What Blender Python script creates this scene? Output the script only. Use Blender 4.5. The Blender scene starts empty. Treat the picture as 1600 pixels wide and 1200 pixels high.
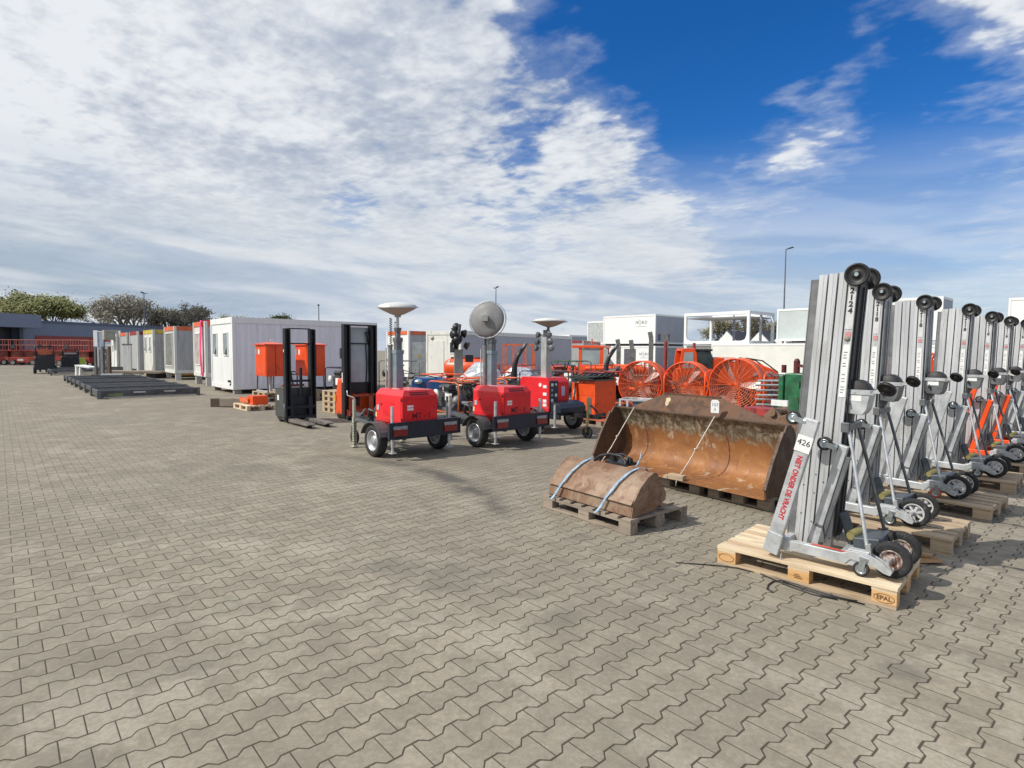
import bpy, math, random
from mathutils import Vector, Matrix, Euler
C = bpy.context.scene.collection
S = bpy.context.scene
rnd = random.Random(7)
R = math.radians
PI = math.pi
# ------------------------------------------------------------------ camera
cam = bpy.data.cameras.new('camera'); co = bpy.data.objects.new('camera', cam); C.objects.link(co)
S.camera = co
cam.sensor_width = 36; cam.lens = 903.4/1600*36; cam.clip_end = 3000; cam.clip_start = 0.05
_p, _r = 0.0569, 0.0070
fw = Vector((0, math.cos(_p), -math.sin(_p))); up = Vector((0, math.sin(_p), math.cos(_p))); rt = Vector((1, 0, 0))
cx_ = rt*math.cos(_r) + up*math.sin(_r); cy_ = up*math.cos(_r) - rt*math.sin(_r)
M = Matrix((cx_, cy_, -fw)).transposed().to_4x4(); M.translation = Vector((0, 0, 1.66))
co.matrix_world = M
# ------------------------------------------------------------------ light and sky
SUN_EL, SUN_AZ = R(45), R(-106)          # azimuth measured from +Y towards +X: the sun stands to the left
S.view_settings.view_transform = 'Standard'; S.view_settings.look = 'None'
S.view_settings.exposure = 0.0; S.view_settings.gamma = 1
sl = bpy.data.lights.new('sun', 'SUN'); sl.energy = 4.2; sl.angle = R(0.5); sl.color = (1, .955, .88)
so = bpy.data.objects.new('sun', sl); C.objects.link(so)
sd = Vector((math.sin(SUN_AZ)*math.cos(SUN_EL), math.cos(SUN_AZ)*math.cos(SUN_EL), math.sin(SUN_EL)))
so.rotation_euler = sd.to_track_quat('Z', 'Y').to_euler(); so.location = (-20, 0, 30)
world = bpy.data.worlds.new('World'); S.world = world; world.use_nodes = True

class NT:
    def __init__(s, tree): s.t = tree; s.n = tree.nodes; s.l = tree.links
    def new(s, typ, **kw):
        n = s.n.new(typ)
        for k, v in kw.items(): setattr(n, k, v)
        return n
    def put(s, sock, v):
        if isinstance(v, bpy.types.NodeSocket): s.l.new(v, sock)
        elif v is not None:
            if isinstance(v, (tuple, list)) and len(v) == 3 and sock.type == 'RGBA': v = (*v, 1)
            sock.default_value = v
    def m(s, op, a, b=None, c=None, clamp=False):
        n = s.new('ShaderNodeMath', operation=op); n.use_clamp = clamp
        s.put(n.inputs[0], a)
        if b is not None: s.put(n.inputs[1], b)
        if c is not None: s.put(n.inputs[2], c)
        return n.outputs[0]
    def vm(s, op, a, b=None):
        n = s.new('ShaderNodeVectorMath', operation=op); s.put(n.inputs[0], a)
        if b is not None: s.put(n.inputs[1], b)
        return n.outputs['Value'] if op in ('DOT_PRODUCT', 'LENGTH', 'DISTANCE') else n.outputs[0]
    def noise(s, vec, scale, detail=4, rough=.55, dist=0, lac=2.0):
        n = s.new('ShaderNodeTexNoise'); s.put(n.inputs['Vector'], vec)
        n.inputs['Scale'].default_value = scale; n.inputs['Detail'].default_value = detail
        n.inputs['Roughness'].default_value = rough; n.inputs['Distortion'].default_value = dist
        n.inputs['Lacunarity'].default_value = lac
        return n.outputs['Fac']
    def ramp(s, fac, a, b, lo=0., hi=1., smooth=True):
        n = s.new('ShaderNodeMapRange'); n.interpolation_type = 'SMOOTHSTEP' if smooth else 'LINEAR'
        s.put(n.inputs['Value'], fac); n.inputs['From Min'].default_value = a; n.inputs['From Max'].default_value = b
        n.inputs['To Min'].default_value = lo; n.inputs['To Max'].default_value = hi
        return n.outputs[0]
    def mix(s, fac, a, b, blend='MIX'):
        n = s.new('ShaderNodeMix', data_type='RGBA', blend_type=blend)
        s.put(n.inputs['Factor'], fac); s.put(n.inputs['A'], a); s.put(n.inputs['B'], b)
        return n.outputs['Result']
    def comb(s, x, y, z):
        n = s.new('ShaderNodeCombineXYZ')
        for i, v in enumerate((x, y, z)): s.put(n.inputs[i], v)
        return n.outputs[0]
    def sep(s, v):
        n = s.new('ShaderNodeSeparateXYZ'); s.put(n.inputs[0], v); return n.outputs

def build_sky():
    t = NT(world.node_tree); t.n.clear()
    out = t.new('ShaderNodeOutputWorld'); bg = t.new('ShaderNodeBackground')
    sky = t.new('ShaderNodeTexSky', sky_type='NISHITA'); sky.sun_disc = False
    sky.sun_elevation = SUN_EL; sky.sun_rotation = SUN_AZ
    sky.air_density = 1.0; sky.dust_density = .6; sky.ozone_density = 2.0
    tc = t.new('ShaderNodeTexCoord').outputs['Generated']
    d = t.vm('NORMALIZE', tc); x, y, z = t.sep(d)
    hs = t.new('ShaderNodeHueSaturation'); hs.inputs['Saturation'].default_value = 1.42; hs.inputs['Value'].default_value = .088
    t.put(hs.inputs['Color'], sky.outputs[0]); blue = hs.outputs[0]
    blue = t.mix(1.0, blue, (.72, 1.05, 1.42), 'MULTIPLY')
    zc = t.m('ADD', t.m('MAXIMUM', z, 0.0), .10)
    px = t.m('DIVIDE', x, zc); py = t.m('DIVIDE', y, zc)
    # cloud plane coordinates, rotated and stretched
    def rot(ang, sx, sy, off=0.):
        c, s_ = math.cos(ang), math.sin(ang)
        return t.comb(t.m('MULTIPLY', t.m('ADD', t.m('MULTIPLY', px, c), t.m('MULTIPLY', py, s_)), sx),
                      t.m('MULTIPLY', t.m('SUBTRACT', t.m('MULTIPLY', py, c), t.m('MULTIPLY', px, s_)), sy), off)
    big = t.noise(rot(R(40), .5, .8), .9, 3, .5, .5)
    mid = t.noise(rot(R(145), 1.15, 1.6), 1.9, 5, .52, .4)
    puf = t.noise(rot(R(150), 2.7, 3.0, 3.), 2.8, 4, .5, .35)
    fin = t.noise(rot(R(140), 6.5, 7.5, 5.), 2.8, 4, .55, .2)
    def blob(v, r0, r1):
        v = Vector(v).normalized()
        return t.ramp(t.vm('DOT_PRODUCT', d, tuple(v)), math.cos(R(r1)), math.cos(R(r0)))
    def pix(px_, py_):                                 # compass direction of a cloud feature
        return ((px_-800)/903.4, 1.0, (548.6-py_)/903.4)
    cov = t.m('MULTIPLY_ADD', big, .30, t.m('MULTIPLY', mid, .42))
    cov = t.m('MULTIPLY_ADD', puf, .40, t.m('SUBTRACT', cov, .03))
    cov = t.m('MULTIPLY_ADD', fin, .14, cov)          # mean about .60
    cov = t.m('ADD', cov, t.ramp(x, -.22, .12, .20, -.03))
    for (qx, qy), a, b, w in (((1020, 90), 2, 16, -.27), ((1180, 190), 2, 15, -.27), ((1330, 250), 3, 16, -.20), ((1500, 200), 2, 12, -.10), ((880, -20), 1, 12, -.10),
                              ((1480, 30), 2, 18, .215), ((1290, 170), 1, 7, .09), ((1080, 300), 1, 11, .24), ((960, 320), 1, 10, .17), ((1220, 245), .5, 8, .22), ((920, 165), 1, 8, .24), ((820, 60), 1, 8, .12), ((1120, 30), .5, 5, .10), ((560, 325), .5, 3.5, -.13), ((520, 345), .5, 4, -.06), ((1250, 120), 1, 7, .06)):
        cov = t.m('MULTIPLY_ADD', blob(pix(qx, qy), a, b), w, cov)
    mask = t.ramp(cov, .50, .70)
    thin = t.ramp(cov, .40, .60, 0, .30)
    mask = t.m('MAXIMUM', mask, thin)
    # cloud shading: bright tops, grey-blue bellies
    sh = t.m('MULTIPLY_ADD', puf, .42, t.m('MULTIPLY', mid, .50))
    sh = t.m('MULTIPLY_ADD', fin, .34, sh)
    sh = t.m('MULTIPLY_ADD', t.noise(rot(R(60), .8, 1.2, 9.), 1.0, 4, .5, .6), .34, sh)   # mean about .79
    sh = t.m('MULTIPLY_ADD', blob(pix(680, 240), 4, 22), -.07, sh)
    sh = t.m('MULTIPLY_ADD', blob(pix(330, 350), 2, 14), -.05, sh)
    shf = t.ramp(sh, .56, .92)
    white = (.82, .85, .885); grey = (.43, .49, .60)
    shf2 = t.m('ADD', shf, t.ramp(x, -.8, -.25, .22, .0), clamp=True)
    cl = t.mix(shf2, grey, white)
    col = t.mix(mask, blue, cl)
    # veil towards the horizon with long flat banks
    st = t.noise(t.comb(t.m('MULTIPLY', x, 1.5), t.m('MULTIPLY', y, .8), t.m('MULTIPLY', t.m('MULTIPLY_ADD', x, .06, z), 13.0)), 1.25, 5, .5, .6)
    st2 = t.noise(t.comb(t.m('MULTIPLY', x, 3.0), y, t.m('MULTIPLY', t.m('MULTIPLY_ADD', x, .10, z), 16.0)), 1.6, 5, .55, .5)
    veil = t.m('MULTIPLY', t.ramp(z, .10, .34, 1.0, .0), t.ramp(st, .30, .55, .72, .96))
    veil = t.m('MULTIPLY', veil, t.ramp(x, .15, .70, 1.0, .72))
    vc = t.mix(t.ramp(st2, .36, .62), (.47, .555, .68), (.72, .76, .80))
    vc = t.mix(t.m('MULTIPLY', t.ramp(x, -.60, -.18, 1, 0), t.m('MULTIPLY', t.ramp(st, .42, .60, 1, 0), t.ramp(z, .26, .12))), vc, (.33, .425, .54))
    col = t.mix(veil, col, vc)
    t.put(bg.inputs['Color'], col); bg.inputs['Strength'].default_value = 1.0
    # the sky colour above is already scaled by 0.088 (the Sky Texture strength)
    t.l.new(bg.outputs[0], out.inputs[0])
build_sky()
try:
    world.cycles.sampling_method = 'MANUAL'; world.cycles.sample_map_resolution = 1024
except Exception: pass

# ------------------------------------------------------------------ frames
TH = -0.843                                   # yard grid: local X runs to the right and towards the viewer, local Y away to the right
V2 = Vector((math.cos(TH), math.sin(TH))); U2 = Vector((-math.sin(TH), math.cos(TH)))
def at(p, x=0, y=0, z=0, th=TH):
    c, s = math.cos(th), math.sin(th)
    return (p[0]+c*x-s*y, p[1]+s*x+c*y, z)

# ------------------------------------------------------------------ materials
MATS = {}
def mat(name, col, rough=.5, metal=0., var=.18, scale=4., col2=None, amt=.0, bump=.0, bscale=40, spec=.5, streak=False, coat=0):
    if name in MATS: return MATS[name]
    m = bpy.data.materials.new(name); m.use_nodes = True; t = NT(m.node_tree)
    b = t.n['Principled BSDF']; pos = t.new('ShaderNodeNewGeometry').outputs['Position']
    v = pos
    if streak:
        x, y, z = t.sep(pos); v = t.comb(t.m('MULTIPLY', x, 3.0), t.m('MULTIPLY', y, 3.0), t.m('MULTIPLY', z, .5))
    n = t.noise(v, scale, 5, .6)
    c = t.mix(t.ramp(n, .3, .7), tuple(k*(1-var) for k in col), tuple(min(1, k*(1+var)) for k in col))
    if col2:
        n2 = t.noise(v, scale*2.3, 7, .68, .4)
        c = t.mix(t.ramp(n2, .66-amt*.5, .74-amt*.35), c, col2)
    t.put(b.inputs['Base Color'], c)
    t.put(b.inputs['Roughness'], t.ramp(n, .25, .75, max(.05, rough-.09), min(1, rough+.09)))
    b.inputs['Metallic'].default_value = metal; b.inputs['Specular IOR Level'].default_value = spec
    if coat: b.inputs['Coat Weight'].default_value = coat
    if bump:
        bp = t.new('ShaderNodeBump'); bp.inputs['Strength'].default_value = bump; bp.inputs['Distance'].default_value = .004
        t.put(bp.inputs['Height'], t.noise(pos, bscale, 5, .6)); t.l.new(bp.outputs[0], b.inputs['Normal'])
    MATS[name] = m; return m

galv = mat('galvanised steel', (.50, .52, .53), .45, .35, .18, 9, (.55, .56, .56), .35)
galvd = mat('dark galvanised steel', (.16, .17, .175), .5, .5, .25, 7)
alu = mat('mill aluminium', (.60, .61, .62), .42, .4, .09, 1.6, (.50, .50, .49), .3, streak=True)
aludk = mat('aluminium channel', (.20, .205, .21), .5, .4, .2, 6)
alurod = mat('bright tube', (.56, .57, .57), .34, .6, .12, 8)
rubber = mat('tyre rubber', (.022, .022, .023), .8, 0, .3, 12, (.10, .095, .085), .18, .3, 60)
black = mat('black paint', (.018, .019, .022), .42, 0, .25, 5, (.07, .065, .06), .15)
blackm = mat('black mast steel', (.016, .018, .021), .36, .2, .3, 3)
darkst = mat('dark steel', (.10, .105, .11), .5, .4, .3, 4, (.16, .14, .12), .2)
red = mat('red paint', (.74, .012, .020), .32, 0, .10, 2, (.30, .02, .03), .08, coat=.3)
redd = mat('dull red paint', (.32, .035, .03), .5, 0, .35, 3, (.12, .03, .03), .35)
orange = mat('orange paint', (.80, .085, .012), .38, 0, .12, 2, (.35, .05, .02), .10, coat=.2)
orange2 = mat('faded orange paint', (.72, .15, .05), .5, 0, .18, 3, (.35, .12, .06), .28)
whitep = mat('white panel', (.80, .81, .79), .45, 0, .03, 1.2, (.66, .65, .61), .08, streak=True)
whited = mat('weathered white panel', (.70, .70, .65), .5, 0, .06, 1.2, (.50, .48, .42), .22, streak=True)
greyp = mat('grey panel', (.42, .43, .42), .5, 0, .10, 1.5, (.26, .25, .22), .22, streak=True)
glass = mat('dark glass', (.03, .035, .04), .08, 0, .2, 2, spec=.9)
glassl = mat('pale glass', (.30, .36, .37), .12, 0, .15, 2, spec=.8)
hall = mat('hall cladding', (.19, .225, .295), .5, .1, .08, .4)
halld = mat('hall shaded recess', (.05, .062, .08), .5, 0, .2, .5)
yellow = mat('yellow paint', (.60, .47, .06), .45, 0, .2, 4, (.2, .17, .08), .25)
ygreen = mat('yellow green plastic', (.42, .55, .04), .5, 0, .2, 6)
pink = mat('pink banner cloth', (.78, .04, .20), .6, 0, .12, 3)
blue = mat('blue paint', (.012, .07, .22), .3, 0, .3, 4)
bluest = mat('blue strap', (.26, .40, .54), .7, 0, .3, 30)
green = mat('green paint', (.02, .13, .055), .42, 0, .3, 6, (.05, .07, .04), .3)
concrete = mat('concrete', (.28, .265, .24), .85, 0, .2, 6, bump=.3)
lens_red = mat('red lamp lens', (.22, .008, .01), .2, 0, .3, 30, spec=.8)
lens_wht = mat('clear lamp lens', (.30, .30, .31), .15, 0, .3, 30, spec=.8)
sticker = mat('white sticker', (.78, .78, .76), .5, 0, .06, 20)
ink = mat('black print', (.02, .02, .022), .6, 0, .1, 10)
redink = mat('red print', (.52, .015, .03), .5, 0, .1, 20)
markdk = mat('dark red stencil', (.07, .003, .008), .5, 0, .1, 20)
chrome = mat('zinc plated steel', (.50, .56, .58), .28, .8, .15, 20)
dishw = mat('white lamp dome', (.62, .62, .59), .35, 0, .06, 6)
dishg = mat('grey lamp pan', (.20, .20, .195), .6, 0, .1, 6)
cabtank = mat('plastic tank translucent', (.62, .62, .56), .4, 0, .1, 5)
bark = mat('bark', (.15, .13, .105), .9, 0, .3, 3)
foam = mat('silver wrap film', (.52, .55, .58), .22, .45, .35, 7, (.8, .82, .84), .4, 1.0, 14)
rope = mat('pale rope', (.62, .56, .48), .8, 0, .2, 50)
cardb = mat('cardboard', (.36, .21, .10), .85, 0, .2, 20)

def wood_mat(name, a, b, c2):
    m = bpy.data.materials.new(name); m.use_nodes = True; t = NT(m.node_tree); bs = t.n['Principled BSDF']
    o = t.new('ShaderNodeTexCoord').outputs['Object']; x, y, z = t.sep(o)
    g = t.noise(t.comb(t.m('MULTIPLY', x, 1.6), t.m('MULTIPLY', y, 22.0), t.m('MULTIPLY', z, 22.0)), 2.2, 6, .62, .6)
    bd = t.noise(t.comb(t.m('MULTIPLY', x, .6), t.m('MULTIPLY', y, 6.5), t.m('MULTIPLY', z, 4.0)), 1.4, 2, .5)
    col = t.mix(t.ramp(bd, .35, .65), a, b); col = t.mix(t.ramp(g, .50, .72), col, c2)
    t.put(bs.inputs['Base Color'], col); bs.inputs['Roughness'].default_value = .75
    bp = t.new('ShaderNodeBump'); bp.inputs['Strength'].default_value = .5; bp.inputs['Distance'].default_value = .002
    t.put(bp.inputs['Height'], g); t.l.new(bp.outputs[0], bs.inputs['Normal']); return m
wood_new = wood_mat('fresh pallet wood', (.76, .64, .45), (.56, .42, .27), (.34, .25, .17))
wood_blk = wood_mat('pallet block wood', (.60, .34, .13), (.66, .42, .20), (.38, .19, .07))
wood_old = wood_mat('weathered pallet wood', (.34, .275, .21), (.24, .20, .16), (.12, .095, .07))
wood_mid = wood_mat('used pallet wood', (.50, .38, .24), (.40, .31, .22), (.22, .16, .10))

def rust_mat(name, clean, hi_z=None):
    m = bpy.data.materials.new(name); m.use_nodes = True; t = NT(m.node_tree); bs = t.n['Principled BSDF']
    o = t.new('ShaderNodeTexCoord').outputs['Object']; x, y, z = t.sep(o)
    n1 = t.noise(o, 2.2, 6, .6, .5); n2 = t.noise(o, 9, 7, .68, .6); n3 = t.noise(t.comb(t.m('MULTIPLY', x, 9.0), t.m('MULTIPLY', y, 2.5), t.m('MULTIPLY', z, 2.5)), 2.2, 6, .65, .3)
    if clean == 'big':
        col = t.mix(t.ramp(n1, .38, .62), (.31, .135, .046), (.225, .095, .040))
        col = t.mix(t.ramp(n2, .50, .68), col, (.37, .18, .065))
        col = t.mix(t.ramp(n3, .55, .70, 0, .5), col, (.11, .05, .03))
        # band of dried mud and bare steel near the upper edge, with a ragged lower limit
        band = t.ramp(t.m('MULTIPLY_ADD', n3, .34, t.m('MULTIPLY_ADD', n2, .22, z)), .84, 1.0)
        mud = t.mix(t.ramp(n2, .42, .60), (.085, .065, .045), (.31, .28, .20)); mud = t.mix(t.ramp(n3, .48, .60), mud, (.15, .115, .075))
        col = t.mix(band, col, mud)
        scuff = t.m('MULTIPLY', t.ramp(t.noise(o, 4.2, 3, .5, .3), .60, .66), t.ramp(n3, .46, .56))
        col = t.mix(t.m('MULTIPLY', scuff, .8), col, (.48, .40, .29))
    else:
        col = t.mix(t.ramp(n1, .35, .65), (.205, .112, .064), (.27, .185, .125))
        col = t.mix(t.ramp(n2, .46, .64, 0, .7), col, (.155, .072, .042))
        col = t.mix(t.ramp(t.noise(o, 5.0, 7, .7, .5), .52, .70, 0, .5), col, (.34, .26, .18))
        col = t.mix(t.ramp(n3, .56, .70, 0, .6), col, (.38, .30, .23))
        if clean == 'dark': col = t.mix(.72, col, (.050, .034, .024))
    t.put(bs.inputs['Base Color'], col); bs.inputs['Metallic'].default_value = .15
    t.put(bs.inputs['Roughness'], t.ramp(n2, .3, .7, .42, .8))
    bp = t.new('ShaderNodeBump'); bp.inputs['Strength'].default_value = .7; bp.inputs['Distance'].default_value = .006
    t.put(bp.inputs['Height'], n2); t.l.new(bp.outputs[0], bs.inputs['Normal']); return m
rust_big = rust_mat('rusty bucket steel', 'big'); rust_small = rust_mat('worn rusty steel', 'small'); rust_dark = rust_mat('dark soiled steel', 'dark')

def ground_mat():
    m = bpy.data.materials.new('dogbone concrete pavers'); m.use_nodes = True; t = NT(m.node_tree); bs = t.n['Principled BSDF']
    pos = t.new('ShaderNodeNewGeometry').outputs['Position']
    x, y, z = t.sep(pos)
    wob = t.noise(pos, .5, 2, .5)
    sc = 1.018; th = .727; ox, oy = -2.436, 2.791
    dx = t.m('SUBTRACT', x, ox); dy = t.m('SUBTRACT', y, oy)
    c, s_ = math.cos(th)/sc, math.sin(th)/sc
    u = t.m('ADD', t.m('MULTIPLY', dx, c), t.m('MULTIPLY', dy, s_))
    v = t.m('SUBTRACT', t.m('MULTIPLY', dx, s_), t.m('MULTIPLY', dy, c))
    v = t.m('MULTIPLY_ADD', wob, .05, v)
    W, D = .14, .0155
    j0 = t.m('ROUND', t.m('DIVIDE', v, W))
    par = t.m('MULTIPLY', t.m('MODULO', t.m('ADD', j0, 2000.0), 2.0), .5)         # 0 or .5
    # triangle wave of u (period .2): +1 at i even, -1 at i odd
    fr = t.m('FRACT', t.m('ADD', t.m('ADD', t.m('DIVIDE', u, .2), par), 500.5))
    tri = t.m('MULTIPLY', t.m('ABSOLUTE', t.m('SUBTRACT', fr, .5)), 2.0)          # 0 at joint start .. 1 half way
    trap = t.ramp(tri, .345, .655, -1, 1, smooth=False)
    line = t.m('ADD', t.m('MULTIPLY', j0, W), t.m('MULTIPLY', trap, D))
    dv = t.m('SUBTRACT', v, line)
    row = t.m('FLOOR', t.m('ADD', j0, t.m('SUBTRACT', t.m('MULTIPLY', t.m('GREATER_THAN', dv, 0.0), 1.0), .5)))
    par2 = t.m('MULTIPLY', t.m('MODULO', t.m('ADD', row, 2000.0), 2.0), .5)
    q = t.m('ADD', t.m('ADD', t.m('DIVIDE', u, .2), par2), 500.0)
    du = t.m('MULTIPLY', t.m('ABSOLUTE', t.m('SUBTRACT', t.m('FRACT', t.m('ADD', q, .5)), .5)), .2)
    cellid = t.m('FLOOR', q)
    wn = t.new('ShaderNodeTexWhiteNoise', noise_dimensions='2D'); t.put(wn.inputs['Vector'], t.comb(cellid, row, 0.0))
    rv = wn.outputs['Value']
    dist = t.m('MINIMUM', t.m('ABSOLUTE', dv), t.m('MULTIPLY_ADD', du, 1.7, .0006))
    jw = t.m('MULTIPLY_ADD', t.noise(pos, 3.5, 5, .7), .0064, -.0006)
    joint = t.m('SUBTRACT', 1.0, t.ramp(t.m('SUBTRACT', dist, jw), 0.0, .0028))
    edge = t.m('SUBTRACT', 1.0, t.ramp(dist, .002, .011))
    fine = t.noise(pos, 260, 3, .7); med = t.noise(pos, 14, 5, .65); big = t.noise(pos, .55, 5, .6, .4); big2 = t.noise(pos, .16, 4, .55, .3)
    base = t.mix(rv, (.235, .208, .166), (.350, .312, .252))
    base = t.mix(t.ramp(big, .35, .66), base, t.mix(rv, (.292, .262, .212), (.368, .328, .265)))
    base = t.mix(t.ramp(med, .3, .7, 0, .38), base, (.24, .218, .182))
    base = t.mix(t.ramp(fine, .40, .75, 0, .5), base, (.42, .385, .325))
    mid2 = t.noise(pos, 4.2, 6, .7, .3); wear = t.noise(t.vm('ADD', pos, (7.1, 2.3, 0)), 1.35, 6, .66, .5)
    base = t.mix(t.ramp(mid2, .38, .60, .42, 0), base, (.165, .148, .118))
    base = t.mix(t.ramp(wear, .50, .64, 0, .60), base, (.42, .385, .325))
    base = t.mix(t.ramp(t.noise(t.vm('ADD', pos, (1.1, 9.3, 0)), 2.0, 6, .7, .4), .54, .70, 0, .38), base, (.165, .152, .130))
    base = t.mix(t.ramp(t.noise(pos, 75, 3, .6), .62, .70, 0, .35), base, (.12, .11, .095))
    base = t.mix(t.ramp(t.noise(t.vm('ADD', pos, (4, 4, 4)), 48, 3, .6), .68, .74, 0, .5), base, (.50, .47, .41))
    # lichen tint and efflorescence on a few stones
    base = t.mix(t.m('MULTIPLY', t.ramp(t.noise(pos, 2.3, 4, .6), .60, .70), .35), base, (.235, .245, .20))
    base = t.mix(t.m('MULTIPLY', t.ramp(t.noise(pos, 3.1, 6, .7, .5), .60, .75), t.m('MULTIPLY', rv, .6)), base, (.44, .415, .37))
    # oil stains and broad worn wheel tracks
    oil = t.ramp(t.noise(t.vm('ADD', pos, (3.3, 1.7, 0)), .85, 5, .62, .6), .63, .75)
    base = t.mix(t.m('MULTIPLY', oil, .55), base, (.12, .11, .105))
    base = t.mix(t.ramp(big2, .40, .60, 0, .42), base, (.20, .185, .155))
    def arc(cx, cy, r, w, a0, k):
        rr = t.vm('DISTANCE', pos, (cx, cy, 0)); b = t.ramp(t.m('ABSOLUTE', t.m('SUBTRACT', rr, r)), w, 0.0, 0, k)
        g = t.ramp(t.m('SUBTRACT', x, a0), -1.2, 1.4); return t.m('MULTIPLY', t.m('MULTIPLY', b, g), t.ramp(t.noise(pos, 1.8, 4, .6), .3, .6))
    for a in ((-4.2, 5.1, 4.12, .30, -2.5, 1.15), (-4.2, 5.1, 3.45, .12, -2.4, .30)):
        g = t.m('MULTIPLY', arc(*a), t.ramp(y, 5.2, 6.4)); base = t.mix(g, base, (.10, .095, .09))
    for (sx_, sy_, r_, k_) in ((-.45, 4.15, .46, .36), (.32, 3.5, .24, .36), (2.05, 2.95, .17, .5), (-1.65, 2.95, .22, .35), (-.95, 4.35, .3, .4), (.62, 5.1, .2, .3), (-3.6, 8.0, .6, .3)):
        rr = t.vm('DISTANCE', t.vm('ADD', pos, t.vm('SCALE', pos, None) if False else (0, 0, 0)), (sx_, sy_, 0))
        rr = t.m('MULTIPLY_ADD', t.noise(pos, 6, 8, .75, .8), 1.5*r_, rr)
        base = t.mix(t.ramp(rr, r_*1.6, r_*.95, 0, k_), base, (.105, .10, .10))
    grit = t.noise(t.vm('ADD', pos, (2, 5, 1)), 34, 6, .75, .3)
    base = t.mix(t.ramp(grit, .36, .62, .38, 0), base, (.17, .150, .115))
    base = t.mix(t.ramp(grit, .56, .74, 0, .40), base, (.40, .365, .30))
    base = t.mix(1.0, base, (1.0, .98, .93), 'MULTIPLY')
    col = t.mix(t.m('MULTIPLY', edge, .22), base, (.15, .135, .11))
    col = t.mix(t.m('MULTIPLY', joint, .92), col, (.060, .046, .031))
    t.put(bs.inputs['Base Color'], col); bs.inputs['Roughness'].default_value = .86; bs.inputs['Specular IOR Level'].default_value = .3
    hgt = t.m('ADD', t.m('MULTIPLY', joint, -1.0), t.m('ADD', t.m('MULTIPLY', fine, .10), t.m('ADD', t.m('MULTIPLY', rv, .35), t.m('MULTIPLY', edge, -.25))))
    bp = t.new('ShaderNodeBump'); bp.inputs['Strength'].default_value = .65; bp.inputs['Distance'].default_value = .006
    t.put(bp.inputs['Height'], hgt); t.l.new(bp.outputs[0], bs.inputs['Normal']); return m

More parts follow.
